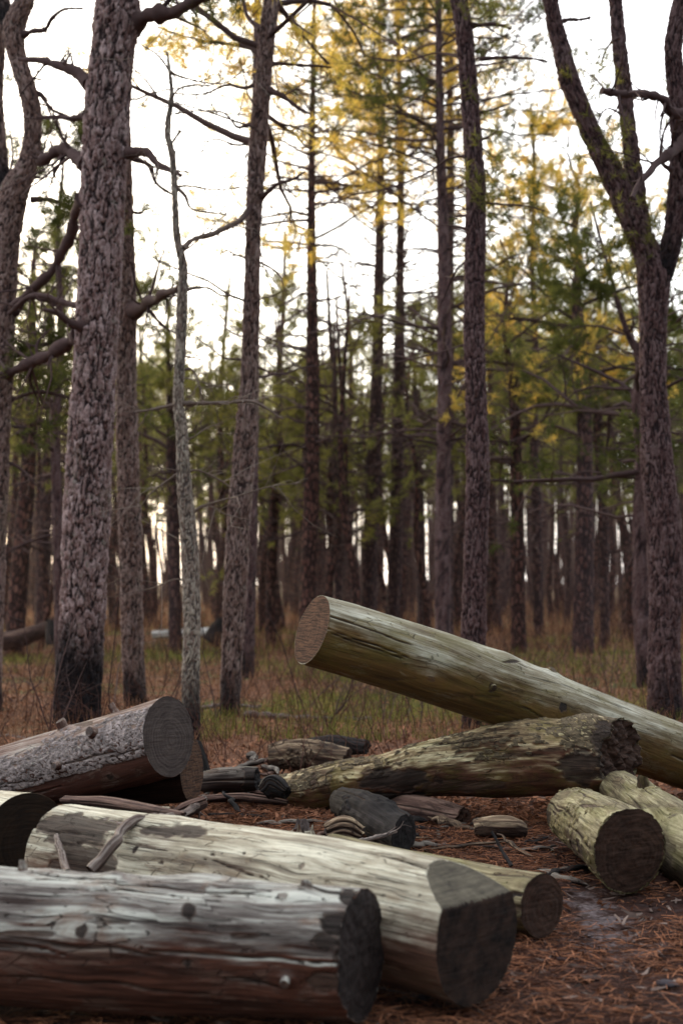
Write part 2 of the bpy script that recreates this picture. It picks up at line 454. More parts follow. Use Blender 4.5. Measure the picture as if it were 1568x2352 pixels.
def trunk_mesh(mb, pts, rad, seg, step, seed, plate=0.0, pscale=18.0, rough=0.05, flare=0.0, mat=0):
    pts = np.asarray(pts, float); rad = np.asarray(rad, float)
    L = np.linalg.norm(np.diff(pts, axis=0), axis=1).sum()
    n = max(6, int(L / step))
    pr = catmull(np.hstack([pts, rad[:, None]]), n)
    c, r = pr[:, :3], np.maximum(pr[:, 3], 0.003)
    t, nn, bb = frames(c)
    s = np.concatenate([[0], np.cumsum(np.linalg.norm(np.diff(c, axis=0), axis=1))])
    th = np.linspace(0, 2 * np.pi, seg, endpoint=False)
    TH, SS = np.meshgrid(th, s)
    R = np.repeat(r[:, None], seg, 1)
    if flare > 0:
        R = R * (1 + flare * np.exp(-SS / 0.18) * (1 + 0.35 * np.sin(TH * 4 + seed)))
    lc = np.stack([R * np.cos(TH), R * np.sin(TH), SS], -1)
    R = R * (1 + rough * fbm(lc * np.array([5, 5, 2.2]) + seed, seed, 3) * 1.6)
    ca = cb = None
    if plate > 0:
        q = lc * np.array([pscale, pscale, pscale * 0.27]) * 1.9
        wv = np.stack([fbm(q * 0.7 + 11, seed, 3), fbm(q * 0.7 + 37, seed, 3), fbm(q * 0.7 + 71, seed, 3)], -1) * 1.1
        e, idv = cells(q + wv + seed * 3.1, seed)
        e2, id2 = cells(q * np.array([1.6, 1.6, 3.2]) + wv * 1.5 + seed, seed + 5)
        fur = np.abs(fbm(lc * np.array([pscale * 1.1, pscale * 1.1, 2.2]) + 3, seed + 9, 3))
        ca = sstep(0.0, 0.22, e) * (0.62 + 0.38 * sstep(0, 0.18, e2)) * (0.45 + 0.55 * sstep(0.0, 0.10, fur))
        cb = np.clip(0.6 * idv + 0.4 * id2, 0, 1)
        R = R + plate * (ca - 0.6) + plate * 0.55 * (idv - 0.5) + plate * 0.3 * vnoise(lc * 70, seed)
    ring = nn[:, None, :] * np.cos(TH)[..., None] + bb[:, None, :] * np.sin(TH)[..., None]
    v = c[:, None, :] + ring * R[..., None]
    mb.add(v, grid_faces(n, seg), lc, ca, cb, mat=mat)
    k = n - 1
    vv = np.vstack([v[k], c[k]]); f = np.array([[j, (j + 1) % seg, seg] for j in range(seg)])
    mb.add(vv, f, np.vstack([lc[k], lc[k].mean(0)]), 0.5, 0.5, mat=mat)
    return c, r, s

def along(c, s, h):
    """point of a trunk axis at arc length h"""
    return np.array([np.interp(h, s, c[:, k]) for k in range(3)])

def make_crown(mb, c, r, s, rng, z0, z1, limbs, ll, tuftden=1.0, k=14, Ln=0.11, w=0.006, lean=None, subs=4, shape=1.0, up=0.25):
    tl = []
    for i in range(limbs):
        u = (i + rng.random()) / limbs
        h = z0 + (z1 - z0) * u
        p = along(c, s, min(h, s[-1] * 0.995)); rr = np.interp(h, s, r)
        az = rng.random() * 6.283 if lean is None else lean + rng.normal(0, 0.8)
        L = ll * (0.5 + 0.7 * rng.random()) * (1 - shape * 0.65 * u ** 1.5)
        d = np.array([math.cos(az), math.sin(az), up * (0.2 + 1.6 * rng.random()) + 0.6 * u * u])
        branch(mb, tl, p, d, L, max(0.010, min(rr * 0.45, 0.018 + L * 0.010)), rng, 0, True, -0.015, 4, subs, 0, tuftden)
    if tl:
        C = np.array([a for a, b in tl]); D = np.array([b for a, b in tl])
        tufts(mb, C, D, rng, k, Ln, w)

def dead_limbs(mb, c, r, s, rng, z0, z1, num, ll, subs=3, rb=0.012):
    for i in range(num):
        h = z0 + (z1 - z0) * rng.random()
        p = along(c, s, h)
        az = rng.random() * 6.283
        L = ll * (0.25 + 0.9 * rng.random() ** 1.5)
        d = np.array([math.cos(az), math.sin(az), rng.normal(0.08, 0.15)])
        branch(mb, [], p, d, L, rb * (0.6 + 0.6 * rng.random()), rng, 0, False, rng.normal(0, 0.05), 4, subs, 0)

def px_trunk(rows, d, dz=None):
    """rows (px, py, width px) from base to top, all at distance d"""
    pts = np.array([P(a, b, d) for a, b, w in rows]); rad = np.array([w * d / F / 2 for a, b, w in rows])
    return pts, rad

def px_limb(mb, rows, d0, d1, r0, r1, seg=8, n=None, rng=None, twigs=0, tl=None, off=None, tw=0.5, mat=0):
    k = len(rows)
    dd = np.linspace(d0, d1, k)
    pts = np.array([P(a, b, e) for (a, b), e in zip(rows, dd)])
    if off is not None: pts = pts - off
    rad = np.linspace(r0, r1, k)
    n = n or max(10, 4 * k)
    pr = catmull(np.hstack([pts, rad[:, None]]), n)
    if rng is not None:
        pr[:, :3] += np.stack([vnoise(pr[:, :3] * 5 + 3 * q, 5 + q) for q in range(3)], -1) * r0 * 0.5
        pr[:, 3] *= (1 + 0.16 * rng.normal(size=n)) * (1 + 0.7 * np.exp(-np.linspace(0, 1, n) * 14))
    tube(mb, pr[:, :3], pr[:, 3], seg, mat=mat, a=0.3)
    if rng is not None:
        for _ in range(int(twigs * 2.2)):
            i = int(rng.integers(n // 4, n - 1))
            dd = pr[i, :3] - pr[i - 1, :3]; dd /= np.linalg.norm(dd) + 1e-9
            side = np.cross(dd, rng.normal(size=3)); side /= np.linalg.norm(side)
            branch(mb, tl if tl is not None else [], pr[i, :3], dd * 0.5 + side, tw * (0.3 + 1.1 * rng.random()), max(0.0035, pr[i, 3] * 0.32), rng, 1 if rng.random() < 0.6 else 0, tl is not None, 0, 3, 3, mat)
    return pr

def ground_z(x, y):
    x = np.asarray(x, float); y = np.asarray(y, float)
    p = np.stack([x * 0.35, y * 0.35, np.zeros_like(x)], -1)
    far = np.clip((y - 6) / 20, 0, 1)
    z = 0.02 * fbm(p * 6, 3, 3) + 0.16 * far * fbm(p * 0.8 + 9, 8, 2)
    return z - 0.01

EXTRA = {}
def named_tree(label, rows, d, bark, seg=48, step=0.03, seed=1, plate=0.012, pscale=18, limbs=(), H=None, crown=None, dead=None, flare=0.15, sprouts=(), kind='pine_tree', ndl=None, twig=None, autos=None, rough=0.05, name_limb='dead_branch', needle_w=0.004, needle_k=16):
    rng = rng_(seed)
    pts, rad = px_trunk(rows, d)
    base = pts[0].copy(); gz = float(ground_z(base[0], base[1]))
    # carry the trunk down into the ground
    dirv = pts[0] - pts[1]; dirv /= abs(dirv[2]) + 1e-9
    drop = max(0.05, pts[0][2] - gz + 0.12)
    pts = np.vstack([pts[0] + dirv * drop * np.array([0.5, 0.5, 1]), pts]); rad = np.concatenate([[rad[0] * 1.05], rad])
    if H is not None and H > pts[-1][2] + 0.3:
        dv = pts[-1] - pts[-2]; dv /= dv[2]; top = pts[-1][2]
        ext = H - top
        pts = np.vstack([pts, pts[-1] + dv * ext * np.array([0.3, 0.3, 0.5]), pts[-1] + dv * ext * np.array([0.2, 0.2, 1.0]) + rng.normal(0, 0.2, 3) * np.array([1, 1, 0])])
        rad = np.concatenate([rad, [rad[-1] * 0.6, 0.015]])
    org = np.array([pts[0][0], pts[0][1], gz])
    root = thing(kind, label, 'tree', org)
    mb = MB()
    c, r, s = trunk_mesh(mb, pts - org, rad, seg, step, seed, plate, pscale, rough, flare)
    obj('trunk', mb, bark, root)
    for L in limbs:
        m2 = MB(); tl = [] if L.get('leafy') else None
        rows2 = L['p']; d0 = d + L.get('a', 0.0); d1 = d + L.get('b', 0.0)
        if L.get('fork'):
            pp = np.array([P(a, b, d0 + (d1 - d0) * i / (len(rows2) - 1)) for i, (a, b, w) in enumerate(rows2)]) - org
            rr = np.array([w * d / F / 2 for a, b, w in rows2])
            if L.get('up'):
                dv = pp[-1] - pp[-2]; dv /= dv[2]
                pp = np.vstack([pp, pp[-1] + dv * L['up']]); rr = np.concatenate([rr, [rr[-1] * 0.3]])
            c2, r2, s2 = trunk_mesh(m2, pp, rr, seg, step, seed + 7, plate, pscale, rough, 0)
            fo = obj('fork_limb', m2, bark, root)
            if L.get('up'):
                m3 = MB(); make_crown(m3, c2, r2, s2, rng, s2[-1] - L['up'] * 0.9, s2[-1], 9, 1.6, 1.3, 12, 0.12, 0.006)
                obj('crown', m3, [twig or twig_m, ndl or ndl_dark], root)
        else:
            px_limb(m2, rows2, d0, d1, L['r'][0], L['r'][1], 8, None, rng, L.get('tw', 4), tl, org, L.get('tl', 0.5))
            if tl:
                tufts(m2, np.array([a for a, b in tl]), np.array([b for a, b in tl]), rng, 14, 0.09, 0.004)
            obj('live_branch' if tl is not None else name_limb, m2, [twig or twig_m, ndl or ndl_dark], root)
    if autos:
        if d < 20:
            for _ in range(autos[2]):
                m4 = MB(); dead_limbs(m4, c, r, s, rng, autos[0], autos[1], 1, autos[3], 3, autos[4] if len(autos) > 4 else 0.012)
                obj('dead_branch', m4, [twig or twig_m], root)
    if crown:
        m3 = MB(); make_crown(m3, c, r, s, rng, **crown)
        if autos and d >= 20: dead_limbs(m3, c, r, s, rng, autos[0], autos[1], autos[2], autos[3], 3, autos[4] if len(autos) > 4 else 0.012)  # dead branches down the trunk share the crown mesh
        obj('crown', m3, [twig or twig_m, ndl or ndl_dark], root)
    if sprouts:
        tl = []; m5 = MB()
        for (a, b, nn, spread) in sprouts:
            for _ in range(nn):
                q = P(a + rng.normal(0, spread * 0.35), b + rng.normal(0, spread), d - 0.02 + rng.normal(0, 0.08)) - org
                dd = rng.normal(size=3); dd[2] = abs(dd[2]) * 0.6
                branch(m5, tl, q, dd, 0.12 + 0.2 * rng.random(), 0.004, rng, 2, True, 0, 3, 1)
        tufts(m5, np.array([a for a, b in tl]), np.array([b for a, b in tl]), rng, 18, 0.08, 0.003)
        obj('sprout_foliage', m5, [twig or twig_m, ndl or ndl_green], root)
    return root
# ------------------------------------------------------------------ near trees, traced
# tallest foreground pine
named_tree('massive pine with thick plated bark and charred foot, the thickest trunk, left of centre',
    [(176, 1668, 106), (183, 1540, 100), (190, 1420, 101), (197, 1250, 104), (206, 1050, 103), (217, 850, 98), (226, 700, 97),
     (234, 520, 100), (240, 350, 104), (250, 210, 102), (259, 110, 98), (268, 50, 108), (276, -40, 90), (280, -200, 84)],
    12.0, bark_big, seg=112, step=0.014, seed=3, plate=0.022, pscale=11.5, H=13.5, rough=0.035,
    limbs=[dict(p=[(300, 62), (345, 36), (395, 22), (440, 12), (500, -22), (560, -60)], r=(0.075, 0.03), tw=5, a=0.0, b=-0.6, leafy=True),
           dict(p=[(292, 352), (335, 356), (362, 376), (392, 388), (415, 404)], r=(0.042, 0.014), tw=3, a=-0.1, b=-0.5),
           dict(p=[(208, 192), (165, 160), (120, 148), (78, 140), (48, 138)], r=(0.05, 0.022), tw=3, b=0.4),
           dict(p=[(150, 148), (158, 132), (166, 122)], r=(0.014, 0.008), tw=1),
           dict(p=[(200, 268), (165, 272), (130, 266), (88, 268)], r=(0.03, 0.012), tw=3, b=0.3),
           dict(p=[(202, 378), (165, 352), (130, 350), (95, 372)], r=(0.065, 0.045), tw=5, b=0.5),
           dict(p=[(196, 462), (172, 498), (160, 548), (120, 618), (72, 668), (30, 700)], r=(0.05, 0.035), tw=4, b=0.7),
           dict(p=[(196, 748), (165, 740), (130, 720), (95, 712)], r=(0.045, 0.015), tw=2, a=-0.1, b=-0.4),
           dict(p=[(190, 700), (150, 695), (100, 680), (62, 682), (20, 720)], r=(0.025, 0.02), tw=3, b=0.5),
           dict(p=[(188, 772), (130, 808), (70, 835), (5, 862)], r=(0.055, 0.05), tw=5, b=0.6)],
    crown=dict(z0=7.6, z1=13.2, limbs=16, ll=2.2, tuftden=1.2, k=12), flare=0.1)

named_tree('straight slender pine standing close behind the massive left trunk',
    [(312, 1625, 51), (304, 1450, 50), (300, 1250, 53), (294, 1050, 50), (290, 850, 46), (292, 700, 44), (290, 550, 38), (287, 400, 34), (283, 200, 28), (280, 0, 24)],
    14.0, bark_mid, seg=56, step=0.022, seed=5, plate=0.014, pscale=15.5, H=12.5,
    limbs=[dict(p=[(305, 715), (340, 695), (370, 680), (412, 660)], r=(0.06, 0.035), tw=4, b=-1.5),
           dict(p=[(335, 705), (370, 745), (410, 768)], r=(0.02, 0.01), tw=2, a=-0.3),
           dict(p=[(300, 360), (345, 380), (360, 420), (400, 450)], r=(0.03, 0.01), tw=5),
           dict(p=[(300, 485), (320, 490), (336, 480)], r=(0.022, 0.01), tw=1)],
    autos=(3.5, 8.0, 10, 1.0), crown=dict(z0=8.0, z1=12.3, limbs=12, ll=1.8, tuftden=1.2, k=12))

named_tree('thin pale grey half-dead tree with crooked top and bare twigs',
    [(439, 1692, 42), (438, 1560, 40), (441, 1420, 40), (435, 1250, 38), (424, 1120, 34), (418, 1000, 28), (410, 920, 25), (415, 800, 24),
     (419, 690, 24), (420, 610, 20), (406, 540, 16), (402, 440, 14), (396, 360, 14), (385, 300, 13), (394, 220, 10), (390, 165, 7), (384, 120, 4)],
    10.7, bark_grey, seg=44, step=0.014, seed=8, plate=0.007, pscale=26, twig=twig_pale, kind='dead_tree',
    limbs=[dict(p=[(420, 572), (442, 552), (480, 540), (512, 524), (545, 505), (566, 482)], r=(0.022, 0.012), tw=4, b=0.5),
           dict(p=[(424, 665), (450, 660), (480, 662), (505, 678), (534, 681)], r=(0.012, 0.005), tw=2),
           dict(p=[(410, 928), (380, 934), (345, 942), (312, 948)], r=(0.014, 0.008), tw=4),
           dict(p=[(414, 928), (460, 928), (520, 926), (575, 922), (610, 935), (650, 962)], r=(0.016, 0.007), tw=6),
           dict(p=[(395, 225), (410, 205), (440, 196), (480, 196), (512, 182)], r=(0.009, 0.004), tw=3),
           dict(p=[(392, 165), (420, 178), (470, 190), (520, 188), (560, 160)], r=(0.008, 0.004), tw=4),
           dict(p=[(388, 160), (365, 130), (340, 112), (312, 98)], r=(0.008, 0.003), tw=2),
           dict(p=[(402, 428), (440, 428), (490, 436), (550, 432)], r=(0.008, 0.004), tw=3),
           dict(p=[(404, 430), (425, 450), (440, 478), (480, 488), (520, 494)], r=(0.012, 0.005), tw=4),
           dict(p=[(396, 395), (360, 385), (330, 370)], r=(0.010, 0.004), tw=3),
           dict(p=[(425, 1085), (455, 1080), (500, 1100), (530, 1120)], r=(0.010, 0.004), tw=4),
           dict(p=[(440, 1180), (470, 1160), (540, 1140), (620, 1118), (690, 1108)], r=(0.010, 0.003), tw=5),
           dict(p=[(438, 1178), (480, 1162), (520, 1182), (580, 1196)], r=(0.008, 0.003), tw=4),
           dict(p=[(420, 1080), (380, 1108), (350, 1130), (318, 1168)], r=(0.009, 0.003), tw=4),
           dict(p=[(428, 1010), (450, 1000), (470, 985), (510, 970)], r=(0.008, 0.003), tw=4),
           dict(p=[(434, 1335), (400, 1330), (350, 1350), (300, 1362)], r=(0.007, 0.003), tw=3),
           dict(p=[(418, 850), (440, 850), (455, 880), (462, 925)], r=(0.010, 0.004), tw=5),
           dict(p=[(414, 300), (395, 330), (405, 352)], r=(0.010, 0.006), tw=1)],
    autos=(1.2, 5.5, 16, 0.55, 0.007))

named_tree('leaning pine with smooth grey upper trunk between the pale dead tree and the middle',
    [(528, 1640, 44), (533, 1500, 48), (541, 1350, 52), (548, 1200, 54), (558, 1080, 52), (568, 960, 48), (574, 850, 40), (577, 700, 37),
     (581, 560, 34), (587, 420, 38), (594, 320, 42), (604, 180, 38), (614, 80, 38), (626, -20, 36), (640, -160, 30)],
    12.8, bark_mid, seg=64, step=0.02, seed=11, plate=0.014, pscale=15.5, H=12.8,
    limbs=[dict(p=[(600, 455), (635, 425), (668, 412), (700, 395)], r=(0.022, 0.008), tw=4, b=-0.8),
           dict(p=[(582, 470), (560, 500), (530, 520), (480, 545)], r=(0.022, 0.012), tw=3, b=-0.6),
           dict(p=[(612, 148), (650, 146), (700, 150), (760, 156)], r=(0.022, 0.010), tw=5, b=0.4),
           dict(p=[(615, 208), (645, 222), (690, 250), (715, 262)], r=(0.028, 0.010), tw=5, b=-0.4),
           dict(p=[(632, 5), (680, 60), (720, 110), (755, 150)], r=(0.022, 0.008), tw=5, leafy=True, b=0.6),
           dict(p=[(610, 130), (560, 105), (500, 100), (430, 85), (360, 60)], r=(0.024, 0.01), tw=8, leafy=True, b=1.2),
           dict(p=[(600, 70), (570, 40), (560, 0), (555, -50)], r=(0.022, 0.012), tw=5, leafy=True, b=0.5),
           dict(p=[(600, 190), (560, 200), (520, 195), (470, 215), (400, 215)], r=(0.018, 0.007), tw=7, b=1.0),
           dict(p=[(585, 330), (540, 332), (500, 320), (450, 330)], r=(0.012, 0.005), tw=6, b=0.8),
           dict(p=[(578, 285), (545, 290), (515, 260), (460, 255), (400, 262)], r=(0.014, 0.006), tw=6, b=0.8)],
    autos=(3.0, 6.5, 18, 1.4, 0.013), crown=dict(z0=5.1, z1=12.6, limbs=26, ll=2.0, tuftden=0.7, k=16, w=0.0035), ndl=ndl_gold)

named_tree('slim dark pine tucked directly behind the leaning pine, charred base showing at its right',
    [(566, 1552, 34), (570, 1400, 34), (574, 1250, 33), (576, 1100, 32), (580, 900, 30), (582, 700, 24), (586, 400, 22), (590, 100, 18)],
    18.5, bark_dark, seg=28, step=0.04, seed=12, plate=0.012, pscale=16, H=13.0, autos=(4, 9, 14, 1.2),
    crown=dict(z0=9.0, z1=12.8, limbs=12, ll=1.6, tuftden=1.3, k=12))

named_tree('dark straight pine rising behind the middle of the diagonal log',
    [(1088, 1682, 52), (1087, 1560, 52), (1088, 1420, 54), (1092, 1250, 52), (1097, 1080, 52), (1092, 900, 46), (1088, 760, 46), (1090, 600, 46),
     (1092, 450, 44), (1085, 330, 42), (1076, 200, 38), (1068, 100, 38), (1052, -10, 38), (1030, -140, 34)],
    11.6, bark_dark, seg=72, step=0.018, seed=14, plate=0.017, pscale=15, H=12.6,
    limbs=[dict(p=[(1100, 136), (1135, 132), (1180, 132), (1230, 136), (1258, 142)], r=(0.016, 0.009), tw=4),
           dict(p=[(1085, 60), (1120, 58), (1150, 60), (1172, 66)], r=(0.018, 0.010), tw=1),
           dict(p=[(1110, 466), (1150, 470), (1200, 472), (1250, 486)], r=(0.012, 0.006), tw=3),
           dict(p=[(1100, 325), (1125, 312), (1142, 300)], r=(0.012, 0.007), tw=1),
           dict(p=[(1055, 130), (1000, 122), (930, 140), (840, 130)], r=(0.012, 0.005), tw=4, b=0.8)],
    sprouts=[(1118, 400, 14, 36), (1112, 460, 8, 30), (1105, 30, 14, 30), (1130, 200, 6, 60)],
    autos=(3.2, 7.0, 16, 1.2, 0.012), crown=dict(z0=7.2, z1=12.4, limbs=14, ll=1.9, tuftden=1.2, k=12))

named_tree('big forked pine at the right edge splitting into upright limbs',
    [(1528, 1650, 82), (1524, 1500, 72), (1527, 1350, 74), (1522, 1200, 78), (1508, 1050, 70), (1500, 900, 60), (1498, 780, 60), (1499, 690, 66), (1500, 640, 74), (1492, 600, 66),
     (1470, 545, 56), (1440, 480, 55), (1405, 400, 54), (1368, 330, 48), (1335, 255, 44), (1305, 180, 44), (1290, 120, 40), (1272, 50, 36), (1262, -10, 34), (1250, -90, 30)],
    12.3, bark_dark, seg=84, step=0.018, seed=17, plate=0.017, pscale=14.5, H=9.5,
    limbs=[dict(fork=True, p=[(1505, 660, 50), (1528, 600, 50), (1546, 530, 46), (1556, 430, 44), (1560, 330, 42), (1552, 200, 40), (1545, 110, 38), (1560, 20, 36), (1580, -60, 34)], up=4.0, b=-0.3),
           dict(fork=True, p=[(1498, 640, 50), (1480, 570, 44), (1468, 480, 40), (1452, 380, 38), (1440, 280, 36), (1430, 180, 34), (1420, 90, 32), (1412, -10, 30), (1405, -90, 28)], up=4.0, b=0.5),
           dict(p=[(1590, 272), (1545, 252), (1520, 228), (1470, 214), (1430, 214), (1380, 208)], r=(0.05, 0.028), tw=7, a=-0.3, b=-0.9, tl=0.6),
           dict(p=[(1580, 325), (1545, 345), (1510, 372), (1475, 405), (1448, 452)], r=(0.055, 0.018), tw=3, a=-0.3, b=-1.0),
           dict(p=[(1545, 390), (1520, 370), (1522, 310), (1545, 265)], r=(0.02, 0.008), tw=2, a=-0.4, b=-0.5),
           dict(p=[(1286, 52), (1305, 47), (1330, 47), (1356, 42)], r=(0.018, 0.012), tw=2),
           dict(p=[(1420, 88), (1402, 98), (1388, 120), (1380, 148)], r=(0.012, 0.007), tw=2),
           dict(p=[(1435, 270), (1400, 250), (1380, 262), (1362, 300)], r=(0.010, 0.005), tw=3)],
    sprouts=[(1430, 500, 20, 50), (1480, 560, 18, 60), (1385, 300, 14, 40), (1340, 190, 12, 50), (1380, 370, 10, 30), (1570, 290, 8, 60)],
    crown=dict(z0=7.4, z1=9.3, limbs=8, ll=1.5, tuftden=1.2, k=12), flare=0.12)

named_tree('forked pine cropped by the left edge with a sinuous limb',
    [(-42, 1655, 92), (-36, 1450, 84), (-26, 1250, 78), (-14, 1050, 70), (0, 850, 62), (8, 720, 56), (12, 600, 58), (22, 500, 66), (34, 440, 66),
     (62, 380, 46), (76, 320, 42), (72, 240, 40), (52, 170, 40), (36, 110, 42), (34, 60, 50), (52, 10, 44), (66, -60, 40)],
    13.0, bark_mid, seg=60, step=0.02, seed=21, plate=0.014, pscale=18, H=11.5,
    limbs=[dict(fork=True, p=[(20, 460, 44), (6, 400, 36), (-2, 320, 34), (-10, 220, 34), (-4, 120, 34), (0, 40, 34), (-16, -60, 30)], up=4.0, b=0.4),
           dict(fork=True, p=[(34, 80, 40), (16, 40, 36), (6, 0, 34), (-10, -70, 30)], up=3.0, b=0.2),
           dict(p=[(48, 82), (75, 72), (100, 66), (118, 42), (148, 22), (190, 20)], r=(0.028, 0.010), tw=5, b=-0.5),
           dict(p=[(70, 208), (95, 218), (125, 252), (160, 268)], r=(0.028, 0.010), tw=4),
           dict(p=[(58, 182), (80, 180), (98, 182)], r=(0.014, 0.008), tw=1),
           dict(p=[(70, 460), (110, 458), (150, 470), (180, 492)], r=(0.024, 0.012), tw=5, leafy=True),
           dict(p=[(28, 720), (62, 682), (110, 690), (178, 702)], r=(0.04, 0.015), tw=4, b=-0.3),
           dict(p=[(0, 935), (40, 912), (90, 900), (150, 912)], r=(0.025, 0.012), tw=5, leafy=True),
           dict(p=[(4, 850), (60, 800), (100, 790), (150, 770)], r=(0.03, 0.015), tw=5, leafy=True),
           dict(p=[(0, 1060), (40, 1072), (80, 1110), (110, 1150)], r=(0.018, 0.008), tw=5),
           dict(p=[(6, 450), (30, 360), (22, 290)], r=(0.012, 0.006), tw=3)],
    autos=(2.5, 6.0, 12, 0.9), crown=dict(z0=7.6, z1=11.3, limbs=10, ll=1.8, tuftden=1.2, k=12))

# ------------------------------------------------------------------ middle distance, traced trunks
MID = [
 ('tall pine with faint orange top above the raised diagonal log end', [(704, 1425, 36), (712, 1250, 38), (716, 1050, 36), (718, 850, 32), (716, 650, 24), (715, 450, 18), (717, 280, 14), (720, 120, 11), (722, -20, 8)], 24, bark_far2, 14.5, ndl_gold, 7.2, 31, (6, 0)),
 ('tall slim pine, left one of the close pair right of centre', [(846, 1420, 38), (850, 1250, 36), (858, 1050, 32), (866, 850, 28), (870, 650, 24), (873, 450, 18), (874, 250, 13), (872, 100, 9), (872, -20, 7)], 27, bark_far, 15.5, ndl_gold, 8.4, 33, (6, 0)),
 ('tall slim pine, right one of the close pair right of centre', [(902, 1430, 34), (908, 1250, 32), (912, 1050, 28), (916, 850, 26), (918, 650, 20), (920, 450, 17), (918, 250, 14), (914, 100, 11), (912, -20, 9)], 27.5, bark_far, 16, ndl_gold, 8.8, 34, (6, 0)),
 ('dark straight pine just left of the pine behind the diagonal log', [(1016, 1475, 36), (1016, 1300, 38), (1018, 1100, 36), (1020, 900, 34), (1020, 700, 34), (1016, 500, 26), (1010, 300, 20), (1007, 100, 16), (1006, -40, 14)], 21, bark_dark, 13.5, ndl_dark, 7.8, 36, (5, 0)),
 ('thin pine half hidden between two darker trunks right of centre', [(1030, 1440, 22), (1030, 1200, 22), (1032, 900, 22), (1032, 600, 20), (1034, 400, 18), (1032, 200, 15), (1030, 0, 12)], 26, bark_far, 15, ndl_gold, 9.0, 37, (5, 0)),
 ('crooked grey pine with golden crown left of the forked pine', [(1338, 1465, 48), (1340, 1300, 44), (1342, 1100, 38), (1340, 900, 36), (1332, 780, 30), (1322, 690, 24), (1328, 600, 18), (1318, 520, 14), (1330, 440, 10), (1310, 380, 6)], 22, bark_far, 8.2, ndl_gold, 3.8, 39, (3.0, 0)),
 ('bent pine with a forking top, partly behind the right forked trunk', [(1482, 1560, 40), (1472, 1400, 40), (1470, 1200, 38), (1474, 1050, 36), (1466, 920, 34), (1470, 830, 24), (1430, 740, 12)], 17, bark_dark, 5.8, ndl_dark, 2.6, 41, (3.2, 0)),
 ('slim pine with drooping limbs between the crooked pine and the forked pine', [(1388, 1440, 22), (1385, 1200, 24), (1378, 1050, 26), (1372, 950, 24), (1385, 850, 18), (1380, 780, 14)], 25, bark_far, 6.6, ndl_green, 3.6, 42, (3.2, 0)),
 ('reddish trunk leaning slightly at far left of the clearing', [(36, 1452, 44), (46, 1300, 42), (60, 1150, 38), (70, 1000, 32), (74, 850, 24), (76, 700, 16)], 25, bark_far2, 7.5, ndl_green, 3.8, 43, (3.0, 0)),
 ('slim trunk half way between the left edge and the massive pine', [(96, 1440, 30), (100, 1250, 30), (108, 1100, 28), (116, 950, 22), (118, 800, 16)], 28, bark_far, 7.5, ndl_green, 3.6, 44, (3.0, 0)),
 ('young bushy pine in the middle behind the clearing', [(776, 1440, 20), (775, 1250, 20), (772, 1100, 18), (770, 950, 14), (768, 820, 9), (768, 740, 5)], 26, bark_far, 6.0, ndl_green, 2.0, 46, (1.6, 0)),
 ('slim dark pine with green crown right of the dark straight pine', [(1190, 1450, 34), (1188, 1250, 32), (1184, 1050, 28), (1178, 900, 22), (1160, 760, 14), (1165, 650, 8)], 23, bark_far2, 6.8, ndl_green, 2.9, 47, (2.8, 0)),
 ('slim pine between the close pair and the dark straight pine', [(968, 1440, 22), (966, 1250, 22), (960, 1080, 20), (955, 950, 14), (950, 840, 8)], 30, bark_far, 7.0, ndl_green, 3.0, 48, (2.4, 0)),
 ('slim trunk seen just right of the leaning pine', [(622, 1440, 24), (626, 1250, 24), (634, 1100, 20), (640, 950, 14), (640, 820, 8)], 27, bark_far2, 7.0, ndl_green, 2.8, 49, (2.4, 0)),
 ('slim trunk seen between the pale dead tree and the leaning pine', [(402, 1440, 30), (400, 1250, 28), (396, 1100, 26), (392, 950, 20), (388, 850, 12)], 25, bark_far, 6.6, ndl_green, 2.8, 50, (2.4, 0)),
 ('dark-needled pine seen through the gap between left forked pine and massive pine', [(140, 1505, 26), (134, 1250, 26), (128, 1000, 22), (140, 780, 16), (134, 560, 11), (142, 420, 7)], 19, bark_dark, 7.6, ndl_dark, 3.0, 54, (2.6, 0)),
 ('pale golden-topped pine behind the gap right of the diagonal log pine', [(1236, 1430, 24), (1232, 1200, 24), (1226, 1000, 20), (1228, 800, 16), (1222, 600, 12), (1226, 400, 9), (1220, 260, 6)], 29, bark_far, 11.2, ndl_gold, 5.6, 55, (2.6, 0)),
]
for (lab, rows, d, bark, H, ndl, cz, sd, dl) in MID:
    tall = H > 12
    named_tree(lab, rows, d, bark, seg=20, step=0.08, seed=sd, plate=0.010, pscale=13, H=H, ndl=ndl,
        crown=dict(z0=cz, z1=H - 0.2, limbs=36 if tall else 26, ll=2.3 if tall else 2.2, tuftden=0.5, k=20, Ln=0.12, w=0.006, subs=5, shape=0.8) if not tall else dict(z0=cz, z1=H - 0.2, limbs=40, ll=2.3, tuftden=0.52, k=14, Ln=0.12, w=0.006, subs=6, shape=0.7),
        autos=((3.2, cz + 3.0, 85, 2.5, 0.024) if tall else (1.8, cz + 2.0, 26, 1.7, 0.018)), needle_w=0.007)

# ------------------------------------------------------------------ woods behind: prototypes copied
def proto_tree(seed, H, r0, cz, ll, limbs, ndl, bark, dead):
    rng = rng_(seed)
    n = 7
    z = np.linspace(-0.15, H, n)
    off = np.cumsum(rng.normal(0, 0.10, (n, 2)), axis=0); off[0] = 0
    pts = np.column_stack([off, z]); rad = r0 * (1 - 0.9 * np.linspace(0, 1, n) ** 1.3)
    root = thing('pine_tree', 'distant pine', 'tree', (0, 0, 0))
    mb = MB(); c, r, s = trunk_mesh(mb, pts, rad, 12, 0.25, seed, 0, 1, 0.07, 0.1)
    obj('trunk', mb, bark, root)
    m3 = MB(); make_crown(m3, c, r, s, rng, cz, H - 0.15, limbs, ll, 0.40, 20, 0.15, 0.010, subs=5, shape=0.8)
    dead_limbs(m3, c, r, s, rng, 1.6, cz + 1.5, dead, 1.3, 3, 0.013)  # dead branches below the live crown go into its mesh
    obj('crown', m3, [twig_m, ndl], root)
    return root
